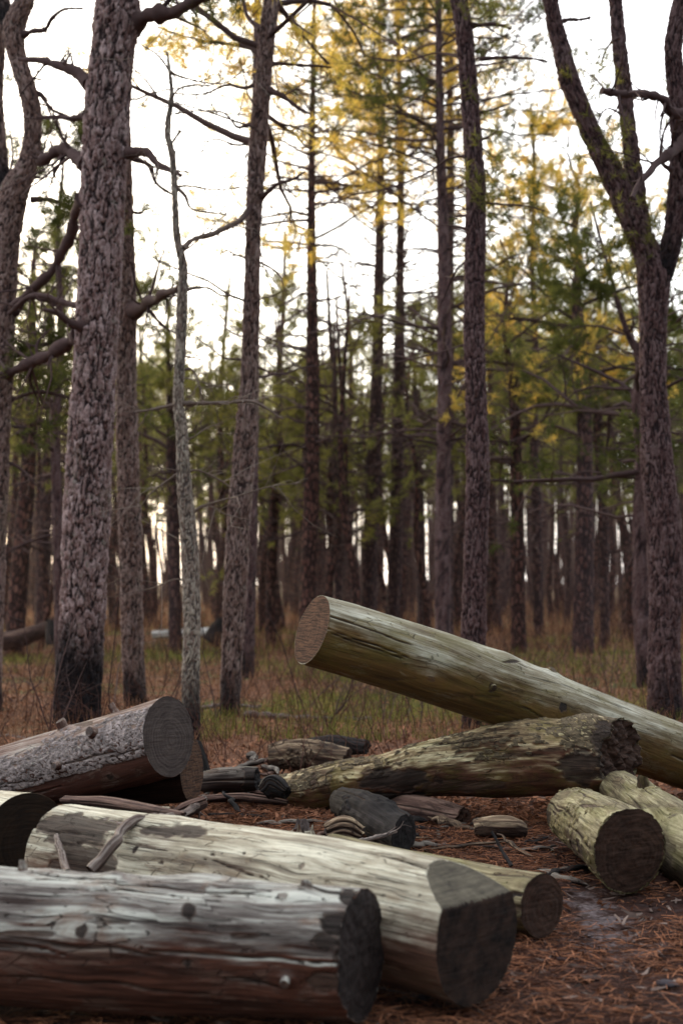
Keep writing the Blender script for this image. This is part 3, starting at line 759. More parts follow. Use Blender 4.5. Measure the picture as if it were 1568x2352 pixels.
protos = [proto_tree(101, 9.5, 0.13, 4.9, 2.2, 36, ndl_green, bark_far, 26), proto_tree(102, 11.0, 0.15, 5.6, 2.3, 38, ndl_green, bark_far2, 24),
          proto_tree(103, 7.5, 0.11, 3.6, 1.9, 32, ndl_dark, bark_far, 18), proto_tree(104, 12.5, 0.16, 6.8, 2.4, 38, ndl_green, bark_far2, 30),
          proto_tree(105, 5.0, 0.08, 2.2, 1.5, 26, ndl_green, bark_far, 8), proto_tree(106, 10.0, 0.12, 5.4, 1.8, 30, ndl_dark, bark_far2, 34)]
# bare poles crowding the far wood
def proto_pole(seed, H, r0):
    rng = rng_(seed)
    n = 6
    z = np.linspace(-0.15, H, n); off = np.cumsum(rng.normal(0, 0.09, (n, 2)), axis=0); off[0] = 0
    root = thing('bare_tree', 'distant bare tree', 'tree', (0, 0, 0))
    mb = MB(); c, r, s = trunk_mesh(mb, np.column_stack([off, z]), r0 * (1 - 0.8 * np.linspace(0, 1, n)), 9, 0.3, seed, 0, 1, 0.07, 0.05)
    obj('trunk', mb, bark_far2, root)
    m3 = MB(); dead_limbs(m3, c, r, s, rng, 0.8, H * 0.95, 30, 1.2, 4, 0.012)
    obj('crown', m3, [twig_m], root)  # only dead branches, set along the whole stem
    return root
poles = [proto_pole(111, 6.5, 0.10), proto_pole(112, 5.0, 0.075), proto_pole(113, 8.0, 0.13)]
rng = rng_(77)
used = set()
GRP = 'slender pines standing in the distant woods'
def side_word(x, y):
    px = 784 + x / y * F
    if px < 520: return 'left'
    if px < 1060: return 'middle'
    return 'right'
def place(protolist, pref, lab, grp, n, dmin, dmax, gap, pw=None, Hs=None):
    k = 0; tries = 0; spots = []
    while k < n and tries < 20000:
        tries += 1
        y = dmin + (dmax - dmin) * rng.random() ** 0.9
        half = y * 0.27 + 1.5
        x = rng.uniform(-half, half)
        if any((x - a) ** 2 + (y - b) ** 2 < gap * gap for a, b in spots): continue
        spots.append((x, y))
        i = int(rng.choice(len(protolist), p=pw))
        pr = protolist[i]
        w = side_word(x, y)
        label = lab % w
        sc = 0.85 + 0.3 * rng.random()
        if Hs: sc = (1.2 + y * 0.148 * rng.uniform(0.78, 1.16) * (1.22 if w == 'right' else 1.0)) / Hs[i]
        loc = (x, y, float(ground_z(x, y)) - 0.02)
        if (pref, i) not in used:
            used.add((pref, i)); o = pr
            o.location = loc; o.rotation_euler = (0, 0, rng.random() * 6.28); o['label'] = label
        else:
            o = dup(pr, loc, rng.random() * 6.28, sc, label)
        o.scale = (sc, sc, sc)
        o['group'] = grp % w
        k += 1
    return spots
HS = [9.5, 11, 7.5, 12.5, 5.0, 10]
place(protos, 'a', 'slim pine with thin crown deep in the %s of the background woods', 'pines in the %s of the background woods', 30, 31, 60, 1.9, [.2, .2, .2, .1, .12, .18], HS)
place(protos, 'a', 'slim pine with thin crown deep in the %s of the background woods', 'pines in the %s of the background woods', 36, 60, 115, 2.2, [.28, .22, .15, .15, .1, .1], HS)
place(poles, 'b', 'bare thin dark stem without needles in the %s of the background woods', 'bare stems in the %s of the background woods', 285, 24, 85, 0.6)
# woods beyond the left edge: they screen the low sun
rng = rng_(99)
for i in range(26):
    y = rng.uniform(16, 60); x = -(y * 0.30 + 2.5 + rng.random() * 18)
    pr = protos[[0, 1, 2, 5][i % 4]]
    o = dup(pr, (x, y, float(ground_z(x, y))), rng.random() * 6.28, 0.8 + 0.3 * rng.random(), 'slim pine standing in the woods beyond the left edge')
    o['group'] = 'pines beyond the left edge'

# woods behind the viewer close the clearing
for i in range(64):
    a = math.radians(100 + 340 / 34 * i * 0.48 * 2 + rng.uniform(-4, 4)) if False else rng.uniform(math.radians(150), math.radians(390))
    rad_ = rng.uniform(6, 18)
    x = rad_ * math.cos(a) * 1.2; y = rad_ * math.sin(a) - 1.0
    if y > 2 and abs(x) < y * 0.3 + 4: continue
    o = dup(protos[[0, 1, 5, 3, 2][i % 5]], (x, y, float(ground_z(x, y))), rng.random() * 6.28, 0.8 + 0.3 * rng.random(), 'pine standing in the woods around and behind the viewpoint')
    o['group'] = 'pines behind the viewpoint'
# ------------------------------------------------------------------ ground
def axis_(a, fine, lim, step, far):
    inner = np.arange(-fine, fine + 1e-6, step)
    g = [inner[-1]]; st = step
    while g[-1] < far:
        st *= 1.12; g.append(g[-1] + st)
    g = np.array(g[1:])
    return inner, g
inner, g = axis_(0, 3.4, 0, 0.035, 450)
xs = np.concatenate([-g[::-1], inner, g])
yi = np.arange(2.2, 9.0, 0.035); gy = [yi[-1]]; st = 0.035
while gy[-1] < 600:
    st *= 1.06; gy.append(gy[-1] + st)
yb = [yi[0]]; st = 0.035
while yb[-1] > -60:
    st *= 1.25; yb.append(yb[-1] - st)
ys = np.concatenate([np.array(yb[1:])[::-1], yi, np.array(gy[1:])])
X, Y = np.meshgrid(xs, ys)
Z = ground_z(X, Y)
near = np.clip((10 - Y) / 3, 0, 1) * np.clip((4 - abs(X)) / 1, 0, 1)
Z = Z + near * 0.012 * fbm(np.stack([X * 9, Y * 9, X * 0], -1), 21, 4)
mb = MB()
R, S = X.shape
i = np.arange(R - 1)[:, None] * S; j = np.arange(S - 1)[None, :]
fc = np.stack([i + j, i + j + 1, i + S + j + 1, i + S + j], -1).reshape(-1, 4)
V = np.stack([X, Y, Z], -1)
# ash patch beside the right logs
ash = np.exp(-(((X - 0.92) / 0.17) ** 2 + ((Y - 5.35) / 0.75) ** 2)) + 0.6 * np.exp(-(((X - 0.8) / 0.3) ** 2 + ((Y - 4.7) / 0.35) ** 2)) + 0.5 * np.exp(-(((X - 0.15) / 0.5) ** 2 + ((Y - 3.9) / 0.2) ** 2))
mb.add(V, fc, V, ash * 0.8, 0)
T = NT('forest floor')
n1 = T.noise(T.lc((9, 9, 9)), 1.0, 8, 0.7)
n2 = T.noise(T.lc((60, 60, 60)), 1.0, 5, 0.7)
n3 = T.noise(T.lc((0.5, 0.5, 0.5)), 1.0, 5, 0.6)
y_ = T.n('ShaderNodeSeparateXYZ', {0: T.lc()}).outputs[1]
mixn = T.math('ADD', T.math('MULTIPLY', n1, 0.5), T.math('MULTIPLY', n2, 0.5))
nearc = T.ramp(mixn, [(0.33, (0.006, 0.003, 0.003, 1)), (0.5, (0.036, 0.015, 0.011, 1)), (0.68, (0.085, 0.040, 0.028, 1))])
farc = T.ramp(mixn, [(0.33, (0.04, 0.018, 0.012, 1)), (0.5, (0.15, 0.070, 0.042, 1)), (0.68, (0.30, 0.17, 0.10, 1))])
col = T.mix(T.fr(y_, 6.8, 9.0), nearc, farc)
gc = T.ramp(n2, [(0.35, (0.035, 0.045, 0.012, 1)), (0.7, (0.12, 0.13, 0.035, 1))])
col = T.mix(T.math('MULTIPLY', T.fr(n3, 0.45, 0.6), T.fr(y_, 10.0, 14.0)), col, gc)
am = T.fr(T.math('ADD', T.attr('ca'), T.math('MULTIPLY', T.math('SUBTRACT', n1, 0.5), 3.0)), 0.5, 1.0)
col = T.mix(am, col, T.ramp(n2, [(0.35, (0.045, 0.034, 0.034, 1)), (0.65, (0.19, 0.155, 0.16, 1))]))
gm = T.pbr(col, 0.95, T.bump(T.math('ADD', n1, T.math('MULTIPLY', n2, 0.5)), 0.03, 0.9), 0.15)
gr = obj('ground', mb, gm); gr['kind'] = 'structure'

def strips(n, x, y, z, ang, L, w, tilt, rng, bend=0.0, tint=None):
    """thin double-quad strips lying or standing"""
    dx, dy = np.cos(ang) * np.cos(tilt), np.sin(ang) * np.cos(tilt); dz = np.sin(tilt)
    D = np.stack([dx, dy, dz], -1); C = np.stack([x, y, z], -1)
    up = np.array([0, 0, 1.0]); side = np.cross(D, up); side /= np.linalg.norm(side, axis=1)[:, None] + 1e-9
    # roll a little so flat strips catch light differently
    roll = rng.normal(0, 0.7, n)[:, None]; nrm = np.cross(side, D)
    side = side * np.cos(roll) + nrm * np.sin(roll)
    a0 = C; a1 = C + D * (L * 0.5)[:, None] + nrm * (bend * L * rng.normal(0, 1, n))[:, None]; a2 = C + D * L[:, None]
    W = (w)[:, None] * 0.5
    v = np.stack([a0 - side * W, a0 + side * W, a1 + side * W, a1 - side * W, a2 + side * W * .4, a2 - side * W * .4], 1)
    v[..., 2] = np.maximum(v[..., 2], -5)
    k = np.arange(n)[:, None] * 6
    f = np.concatenate([k + np.array([[0, 1, 2, 3]]), k + np.array([[3, 2, 4, 5]])])
    t = rng.random(n) if tint is None else tint
    return v.reshape(-1, 3), f, np.repeat(t, 6)

rng = rng_(5)
needle_m = plain_mat('fallen needles', (0.035, 0.012, 0.007, 1), (0.36, 0.15, 0.075, 1), 8)
mb = MB()
# patchy mats of needles between the logs
n = 120000
x = rng.uniform(-1.7, 2.3, n); y = 3.3 + 4.6 * rng.random(n) ** 0.85
pn = fbm(np.stack([x * 1.7, y * 1.7, x * 0], -1), 4, 3)
ashn = np.exp(-(((x - 0.92) / 0.2) ** 2 + ((y - 5.3) / 0.6) ** 2))
keep = (rng.random(n) < 0.4 + 1.3 * (pn + 0.15)) & (rng.random(n) > ashn * 1.1)
x, y = x[keep], y[keep]; n = len(x)
v, f, t = strips(n, x, y, ground_z(x, y) + 0.004 + 0.022 * rng.random(n) ** 2, rng.uniform(0, 6.28, n), rng.uniform(0.05, 0.11, n), rng.uniform(0.0015, 0.0032, n), rng.normal(0, 0.13, n), rng, 0.05, rng.random(n) ** 1.6)
mb.add(v, f, None, t)
o = obj('needle_litter', mb, needle_m); tag(o, 'rusty brown fallen pine needles matted between the logs', 'pine needles', None, 'stuff')

# leaf litter
leaf_m = plain_mat('dead leaves', (0.06, 0.024, 0.014, 1), (0.46, 0.23, 0.14, 1), 40, 0.8, 0.15)
def leaves(n, x, y, size, rng, zoff=0.004):
    z = ground_z(x, y) + zoff
    ang = rng.uniform(0, 6.28, n); tl = rng.normal(0, 0.45, n); rl = rng.normal(0, 0.45, n)
    ca_, sa_ = np.cos(ang), np.sin(ang)
    u = np.stack([ca_ * np.cos(tl), sa_ * np.cos(tl), np.sin(tl)], -1); w = np.stack([-sa_ * np.cos(rl), ca_ * np.cos(rl), np.sin(rl)], -1)
    C = np.stack([x, y, z + size * 0.35 * (np.abs(np.sin(tl)) + np.abs(np.sin(rl)))], -1)
    s = size[:, None]
    nrm = np.cross(u, w)
    v = np.stack([C - u * s, C + w * s * .5 + nrm * s * .25 - u * s * .2, C + u * s * 1.1, C - w * s * .5 + nrm * s * .25 + u * s * .1, C], 1)
    k = np.arange(n)[:, None] * 5
    f = np.concatenate([k + np.array([[0, 4, 1]]), k + np.array([[1, 4, 2]]), k + np.array([[2, 4, 3]]), k + np.array([[3, 4, 0]])])
    return v.reshape(-1, 3), f, np.repeat(rng.random(n), 5)
mb = MB()
n = 26000
y = 7.2 + 20 * rng.random(n) ** 1.7; x = rng.uniform(-1, 1, n) * (y * 0.26 + 0.4)
v, f, t = leaves(n, x, y, rng.uniform(0.012, 0.034, n), rng); mb.add(v, f, None, t)
n = 900
y = rng.uniform(3.4, 7.4, n); x = rng.uniform(-0.6, 2.0, n)
v, f, t = leaves(n, x, y, rng.uniform(0.010, 0.024, n), rng); mb.add(v, f, None, t ** 2)
o = obj('leaf_litter', mb, leaf_m, smooth=False); tag(o, 'brown dead leaves strewn over the clearing behind the logs', 'leaf litter', None, 'stuff')

# grass: green drifts and dry straw
grass_m = plain_mat('green grass', (0.07, 0.075, 0.02, 1), (0.26, 0.25, 0.07, 1), 5, 0.8, 0.3)
dry_m = plain_mat('dry grass', (0.09, 0.042, 0.025, 1), (0.36, 0.20, 0.12, 1), 5, 0.8, 0.3)
def blades(n, d0, d1, hmin, hmax, w0, thr, rng, pw=1.5, sgn=1):
    y = d0 + (d1 - d0) * rng.random(n) ** pw; x = rng.uniform(-1, 1, n) * (y * 0.26 + 0.5)
    pn = fbm(np.stack([x * 0.45, y * 0.3, x * 0], -1), 14, 3) + 0.25 * vnoise(np.stack([x * 2.5, y * 2.5, x * 0], -1), 6)
    keep = (pn * sgn > thr)
    x, y = x[keep], y[keep]; n = len(x)
    return strips(n, x, y, ground_z(x, y) - 0.01, rng.uniform(0, 6.28, n), rng.uniform(hmin, hmax, n), w0 * (y / 14) * rng.uniform(.7, 1.4, n), rng.normal(1.25, 0.22, n), rng, 0.08)
mb = MB(); v, f, t = blades(42000, 10.5, 34, 0.05, 0.17, 0.006, 0.03, rng, 1.4); mb.add(v, f, None, t)
o = obj('green_grass', mb, grass_m); tag(o, 'short green grass in drifts across the clearing', 'grass', None, 'stuff')
mb = MB(); v, f, t = blades(30000, 9.5, 45, 0.05, 0.20, 0.005, -0.10, rng, 1.3, -1); mb.add(v, f, None, t)
v, f, t = blades(16000, 24, 75, 0.15, 0.45, 0.006, -9, rng, 1.2); mb.add(v, f, None, t)
o = obj('dry_grass', mb, dry_m); tag(o, 'reddish brown dry grass and straw on the woodland floor', 'dry grass', None, 'stuff')

# leafless undergrowth twigs
mb = MB()
for _ in range(1000):
    y = 8.6 + 24 * rng.random() ** 1.5; x = rng.uniform(-1, 1) * (y * 0.26 + 0.4)
    hgt = rng.uniform(0.25, 0.75)
    branch(mb, [], (x, y, float(ground_z(x, y)) - 0.02), np.array([rng.normal(0, .3), rng.normal(0, .3), 1.0]), hgt, 0.0035 * (y / 14) + 0.001, rng, 0, False, 0, 3, 4)
under_m = plain_mat('reddish brush', hexlin(56, 34, 30), hexlin(108, 74, 62), 10)
o = obj('leafless_brush', mb, [under_m]); tag(o, 'leafless reddish huckleberry brush scattered through the clearing', 'brush', None, 'stuff')

# saplings one can count
def sapling(seed, hgt):
    rng = rng_(seed); mb = MB(); tl = []
    root = thing('bare_sapling', 'x', 'sapling', (0, 0, 0))
    for q in range(2 + seed % 2):
        branch(mb, [], (0.03 * q, 0, -0.03), np.array([rng.normal(0, .22), rng.normal(0, .22), 1.0]), hgt * (1 - 0.2 * q), 0.007, rng, 0, False, 0, 4, 6)
    obj('stem', mb, [twig_m], root)
    return root
saps = [sapling(1, 1.2), sapling(2, 1.5), sapling(3, 0.9)]
SP = [(112, 1690, 'thin bare sapling left of the charred foot of the massive pine'), (255, 1640, 'thin bare sapling just right of the massive pine foot'),
      (388, 1600, 'bare sapling between the slender pine and the pale dead tree'), (498, 1660, 'bare sapling left of the leaning pine foot'),
      (700, 1620, 'bare sapling in front of the grass left of the raised log end'), (745, 1660, 'bare sapling under the raised end of the diagonal log'),
      (880, 1665, 'bare sapling behind the middle of the diagonal log underside'), (962, 1680, 'bare sapling beside the gap between the two crossing logs'),
      (1225, 1560, 'bare sapling above the middle of the diagonal log'), (1400, 1600, 'bare sapling near the foot of the forked pine'), (1290, 1530, 'bare sapling half way to the forked pine'),
      (40, 1620, 'bare sapling by the left edge of the clearing')]
for i, (a, b, lab) in enumerate(SP):
    d = 1.2 * F / (b - 1335); p = P(a, b, d); pr = saps[i % 3]
    if i < 3:
        o = pr; o.location = [float(p[0]), float(p[1]), float(ground_z(p[0], p[1]))]; o['label'] = lab
    else:
        o = dup(pr, (p[0], p[1], float(ground_z(p[0], p[1]))), i * 1.3, 0.8 + 0.05 * (i % 6), lab)
    o['group'] = 'bare saplings in the clearing'

# tall brush between the far stems
mb = MB(); rng = rng_(314)
for _ in range(1100):
    y = 24 + 70 * rng.random() ** 1.1; x = rng.uniform(-1, 1) * (y * 0.26 + 0.5)
    if x < 0 and rng.random() < 0.5: continue
    branch(mb, [], (x, y, float(ground_z(x, y)) - 0.02), np.array([rng.normal(0, .25), rng.normal(0, .25), 1.0]), rng.uniform(0.4, 1.7), 0.009 * (y / 40) + 0.002, rng, 0, False, 0, 3, 4)
o = obj('tall_brush', mb, [under_m]); tag(o, 'tangled reddish bare brush between the distant stems', 'brush', None, 'stuff')
# the woods beyond, one mass
mb = MB(); C = []; 
for _ in range(300):
    y = rng.uniform(112, 190); x = (rng.random() ** 0.75 * 2 - 1) * (y * 0.30 + 4); H = 1.2 + y * rng.uniform(0.075, 0.14); z = float(ground_z(x, y)); r0 = rng.uniform(0.10, 0.2)
    tube(mb, [(x, y, z - .2), (x + rng.normal(0, .2), y, z + H * .5), (x + rng.normal(0, .4), y, z + H)], [r0, r0 * .7, r0 * .2], 6, a=rng.random())
    for _ in range(26):
        u = rng.random(); h = H * (0.55 + 0.45 * u); w_ = 2.6 * (1.1 - u)
        C.append((x + rng.normal(0, w_ * .6), y + rng.normal(0, w_ * .6), z + h))
C = np.array(C); tufts(mb, C, np.tile([0, 0, .4], (len(C), 1)), rng, 9, 0.55, 0.05)
o = obj('distant_woods', mb, [bark_far2, ndl_green]); tag(o, 'hazy mass of pine woods far beyond the clearing', 'woods', None, 'stuff')


# evening haze between the stems
mb = MB(); hx0, hx1, hy0, hy1, hz0, hz1 = -75, 75, 17, 200, -1.5, 24
vv = np.array([[x, y, z] for x in (hx0, hx1) for y in (hy0, hy1) for z in (hz0, hz1)], float)
mb.add(vv, np.array([[0, 1, 3, 2], [4, 6, 7, 5], [0, 4, 5, 1], [2, 3, 7, 6], [0, 2, 6, 4], [1, 5, 7, 3]]))
T = NT('evening haze'); vs = T.n('ShaderNodeVolumeScatter', {'Color': (1.0, 0.80, 0.72, 1), 'Density': 0.0005, 'Anisotropy': 0.75})
T.t.links.new(vs.outputs[0], T.out.inputs['Volume'])
o = obj('haze', mb, T.m, smooth=False); o['kind'] = 'structure'
# ------------------------------------------------------------------ logs
def project(v):
    d = v - np.array([0, 0, CAMZ])
    f = d[..., 1] * cp + d[..., 2] * sp; u = -d[..., 1] * sp + d[..., 2] * cp
    return 784 + F * d[..., 0] / f, 1176 - F * u / f

def limit(p, t, planes):
    for q, n in planes:
        k = (p - q) @ n
        m = k > 0
        den = float(np.dot(t, n))
        p = np.where(m[..., None], p - t * (k / den)[..., None], p)
    return p

def unit(v):
    v = np.asarray(v, float); return v / np.linalg.norm(v)

def log(name, label, cat, pts, mat, endm, step=0.008, seg=160, seed=1, rough=0.02, ridge=0.004, knots=(), stubs=(), spots=(),
        cutB=None, cutA=None, bevelB=None, jagA=0.0, jagB=0.0, bark=0.0, bark_th=0.006, bark_fn=None, group=None, lumps=(), cap_name='cut_end',
        stub_mat=None, squash=1.0, body='log_body', warp=0.0, endA=None, splits=None):
    rng = rng_(seed)
    w = np.array([P(a, b, d) for a, b, d, r in pts]); r_ = np.array([q[3] for q in pts])
    # centre the thing on its own lowest middle point
    L = np.linalg.norm(np.diff(w, axis=0), axis=1).sum()
    n = max(12, int(L / step))
    pr = catmull(np.hstack([w, r_[:, None]]), n)
    c, r = pr[:, :3], pr[:, 3]
    tA, tB = unit(c[1] - c[0]), unit(c[-1] - c[-3])
    planesB = [(c[-1], unit(cutB) if cutB is not None else tB)]
    planesA = [(c[0], -unit(cutA) if cutA is not None and False else (unit(cutA) if cutA is not None else -tA))]
    if bevelB is not None:
        planesB.append((c[-1] + np.array(bevelB[0]) , unit(bevelB[1])))
    # extend beyond both ends so the cut planes can trim
    extn = int(np.ceil(1.0 * r[-1] / step)) if (cutB is not None) else 2
    extA = int(np.ceil(1.0 * r[0] / step)) if (cutA is not None) else 2
    c = np.vstack([c[0] - tA * step * np.arange(extA, 0, -1)[:, None], c, c[-1] + tB * step * np.arange(1, extn + 1)[:, None]])
    r = np.concatenate([np.full(extA, r[0]), r, np.full(extn, r[-1])])
    n = len(c)
    t, nn, bb = frames(c)
    s = np.concatenate([[0], np.cumsum(np.linalg.norm(np.diff(c, axis=0), axis=1))])
    th = np.linspace(0, 2 * np.pi, seg, endpoint=False)
    TH, SS = np.meshgrid(th, s)
    R0 = np.repeat(r[:, None], seg, 1)
    ring = nn[:, None, :] * np.cos(TH)[..., None] * squash + bb[:, None, :] * np.sin(TH)[..., None]
    v0 = c[:, None, :] + ring * R0[..., None]
    lc = np.stack([R0 * np.cos(TH), R0 * np.sin(TH), SS], -1)
    R = R0 * (1 + rough * 2.0 * fbm(lc * np.array([5, 5, 3]), seed, 4))
    R = R + ridge * fbm(lc * np.array([42, 42, 2.6]), seed + 3, 3) + ridge * 0.35 * vnoise(lc * np.array([120, 120, 9]), seed + 9)
    ca = np.zeros_like(R); cb = np.zeros_like(R)
    px, py = project(v0)
    view = v0 - np.array([0, 0, CAMZ]); facing = np.einsum('ijk,ijk->ij', ring, view) < 0
    def pick(a, b):
        d2 = (px - a) ** 2 + (py - b) ** 2 + np.where(facing, 0, 1e9)
        k = int(np.argmin(d2)); return k // seg, k % seg
    G = lc.copy()
    pxm = (np.median(c[:, 1])) / F
    for (a, b, rad_px, h, dark) in lumps:
        i, j = pick(a, b); q = v0[i, j]; sc = c[i, 1] / F
        dd = np.linalg.norm(v0 - q, axis=-1) / (rad_px * sc)
        R = R + h * np.exp(-dd ** 2)
        ca = np.maximum(ca, dark * sstep(0.75, 0.35, dd + 0.25 * vnoise(lc * 60, seed)))
    for (a, b, rad_px, h, dark) in lumps:      # grain flows round the knot
        i, j = pick(a, b); sc = c[i, 1] / F; w_ = rad_px * sc * 1.6
        dth = (TH - th[j] + np.pi) % (2 * np.pi) - np.pi; u = dth * R0; ds = SS - s[i]
        K = np.exp(-(u / w_) ** 2 - (ds / (w_ * 2.0)) ** 2)
        nu = u * (1 - 0.85 * K); a2 = th[j] + nu / R0
        G = np.where((K > 0.01)[..., None], np.stack([R0 * np.cos(a2), R0 * np.sin(a2), SS], -1), G)
    nsp = splits if splits is not None else (26 if seg > 130 else 6)
    Ltot = s[-1]
    for _ in range(nsp):
        t0 = rng.random() * 6.283; s0 = rng.random() * Ltot; ln = rng.uniform(0.06, 0.35)
        ds = (SS - s0) / ln
        dth = (TH - t0 - 0.06 * vnoise(np.stack([SS * 9, SS * 0 + t0 * 7, SS * 0], -1), seed + 2) - 0.25 * (SS - s0) + np.pi) % (2 * np.pi) - np.pi
        wdt = rng.uniform(0.003, 0.0065) * np.clip(1 - np.abs(ds), 0, 1) ** 0.5
        m = np.exp(-(dth * R0 / np.maximum(wdt, 1e-4)) ** 2) * (np.abs(ds) < 1)
        R = R - 0.008 * m; ca = np.maximum(ca, 0.85 * m)
    for (a, b, rx, ry, amt) in spots:
        d2 = ((px - a) / rx) ** 2 + ((py - b) / ry) ** 2 + np.where(facing, 0, 9)
        e = d2 + 0.9 * fbm(lc * np.array([30, 30, 12]), seed + 4, 3)
        m = sstep(1.0, 0.45, e)
        ca = np.maximum(ca, amt * m); R = R - 0.006 * m * abs(amt)
    if bark > 0:
        e, idv = cells(lc * np.array([52, 52, 30]) + 0.3 * fbm(lc * 30, 2, 2)[..., None], seed)
        bn = 0.5 + 0.5 * fbm(lc * np.array([8, 8, 4]) + 7, seed + 8, 4) + 0.25 * (idv - 0.5)
        if bark_fn is not None: bn = bn + bark_fn(px, py, ring[..., 2])
        cb = sstep(0.46, 0.52, bn - (0.5 - bark))
        cb = np.clip(cb * (0.15 + sstep(0.0, 0.18, e) * 0.85), 0, 1)
        R = R + bark_th * cb * (0.5 + 0.8 * idv)
    v = c[:, None, :] + ring * R[..., None]
    if warp: v = v + warp * np.stack([fbm(v * 3 + 5 * k, seed + k, 3) for k in range(3)], -1)
    def jagged(planes, p, t_, amp, sd, tt):
        return p
    jb = lambda p, amp, sd: amp * (0.6 * vnoise(p * 38, sd) + 0.6 * vnoise(p * 14, sd + 1) + 0.3 * vnoise(p * 90, sd + 2))
    half = n // 2
    vB = limit(v[half:].reshape(-1, 3) - tB * 0, tB, planesB)
    if jagB > 0:
        tr = np.linalg.norm(vB - v[half:].reshape(-1, 3), axis=1) > 1e-6
        key = v[-1][None].repeat(n - half, 0).reshape(-1, 3)
        vB = np.where(tr[:, None], vB + tB * jb(key, jagB, seed)[:, None], vB)
    v[half:] = vB.reshape(-1, seg, 3)
    vA = limit(v[:half].reshape(-1, 3), -tA, planesA)
    if jagA > 0:
        tr = np.linalg.norm(vA - v[:half].reshape(-1, 3), axis=1) > 1e-6
        key = v[0][None].repeat(half, 0).reshape(-1, 3)
        vA = np.where(tr[:, None], vA - tA * jb(key, jagA, seed + 5)[:, None], vA)
    v[:half] = vA.reshape(-1, seg, 3)
    mid = c[n // 2]
    org = np.array([mid[0], mid[1], float(v[..., 2].min())])
    root = thing(name, label, cat, org, group)
    mb = MB(); mb.add(v - org, grid_faces(n, seg), G, ca, cb)
    obj(body, mb, mat, root)
    for which in ('A', 'B'):
        k = 0 if which == 'A' else n - 1
        pl, tt, jg = (planesA, -tA, jagA) if which == 'A' else (planesB, tB, jagB)
        nr = 22
        rr = np.linspace(1, 0, nr + 1)[:-1]
        cc = c[k]
        rim = cc + ring[k] * R[k][:, None]
        p = cc + (rim - cc)[None] * rr[:, None, None]
        p = np.vstack([p.reshape(-1, 3), cc])
        raw = p.copy()
        p = limit(p, tt, pl)
        rho = np.concatenate([np.repeat(rr, seg), [0]])
        loc = np.column_stack([np.concatenate([(rr[:, None] * np.cos(th)[None] * r[k]).ravel(), [0]]), np.concatenate([(rr[:, None] * np.sin(th)[None] * r[k]).ravel(), [0]]), np.zeros(len(p))])
        rough_end = jb(raw, max(jg, 0.0), seed if which == 'B' else seed + 5) + 0.0012 * vnoise(loc * np.array([160, 14, 1]), seed)
        p = p + tt * rough_end[:, None]
        bev = np.zeros(len(p))
        if len(pl) > 1:
            q, nr_ = pl[1]; base = limit(raw, tt, pl[:1]); bev = ((base - q) @ nr_ > 0).astype(float)
        f = grid_faces(nr, seg) if which == 'B' else grid_faces(nr, seg)[:, ::-1]
        m2 = MB(); m2.add(p - org, f, loc, 0, bev)
        m2.add((p[[*range((nr - 1) * seg, nr * seg), nr * seg]]) - org, np.array([[j, (j + 1) % seg, seg] for j in range(seg)]), loc[[*range((nr - 1) * seg, nr * seg), nr * seg]], 0, 0)
        m_ = (endA or endm) if which == 'A' else endm
        obj(cap_name if (jg < 0.012) else 'broken_end', m2, m_, root)
    for (a, b, rpx, ln, dx, dz, *kk) in stubs:
        i, j = pick(a, b); q = v[i, j]; sc = c[i, 1] / F; rr = rpx * sc
        dv = unit(ring[i, j] + np.array([dx, 0, dz])); m3 = MB()
        k = 8
        tt_ = np.linspace(-rr * 1.2, ln, k)[:, None]
        pp = q + dv * tt_ + rng.normal(0, rr * 0.05, (k, 3)); rad = rr * np.linspace(1.25, 0.9, k) * (1 + 0.08 * rng.normal(size=k))
        c2, r2, s2 = trunk_mesh(m3, pp - org, rad, 20, rr * 0.35, seed, 0, 1, 0.12)
        obj(kk[0] if kk else 'knot', m3, stub_mat or mat, root)
    return root, (v, ring)

W_pale = wood_mat('weathered pale wood', hexlin(88, 78, 68), hexlin(154, 146, 128), hexlin(216, 212, 192), hexlin(124, 104, 80), 0.45, belly_shade=hexlin(112, 80, 66), seed=1, moss=0.05)
W_front = wood_mat('weathered silver wood', hexlin(48, 36, 32), hexlin(112, 105, 100), hexlin(188, 188, 178), hexlin(112, 84, 66), 0.6, belly_shade=hexlin(96, 60, 47), seed=2, grain=0.8, checks=0.9, con=2.2)
W_diag = wood_mat('greenish weathered wood', hexlin(78, 64, 46), hexlin(132, 124, 104), hexlin(194, 192, 176), hexlin(122, 108, 66), 0.45, belly_shade=hexlin(104, 80, 46), moss=0.2, seed=3, con=1.5)
W_gnarl = wood_mat('gnarled stained wood', hexlin(54, 38, 30), hexlin(150, 130, 98), hexlin(232, 222, 182), hexlin(62, 42, 34), 0.7, belly_shade=hexlin(90, 58, 44), moss=0.3, seed=4, bark=hexlin(96, 84, 66), checks=1.0)
W_bark = wood_mat('scaly barked wood', hexlin(70, 52, 46), hexlin(120, 98, 88), hexlin(176, 170, 162), hexlin(170, 164, 150), 0.3, belly_shade=hexlin(80, 52, 44), seed=5, bark=hexlin(132, 122, 120))
W_green = wood_mat('lichen stained wood', hexlin(70, 62, 46), hexlin(126, 116, 88), hexlin(180, 172, 138), hexlin(96, 78, 58), 0.6, belly_shade=hexlin(70, 54, 40), moss=0.3, seed=6, bark=hexlin(110, 100, 70))
W_dim = wood_mat('damp brown wood', hexlin(40, 28, 26), hexlin(84, 62, 54), hexlin(128, 104, 92), hexlin(48, 34, 30), 0.6, belly_shade=hexlin(56, 38, 34), seed=7)
W_rot = wood_mat('rotten flaking wood', hexlin(44, 34, 28), hexlin(112, 92, 74), hexlin(184, 164, 134), hexlin(40, 30, 26), 0.8, belly_shade=hexlin(60, 42, 34), seed=8, bark=hexlin(80, 66, 54), checks=1.0)
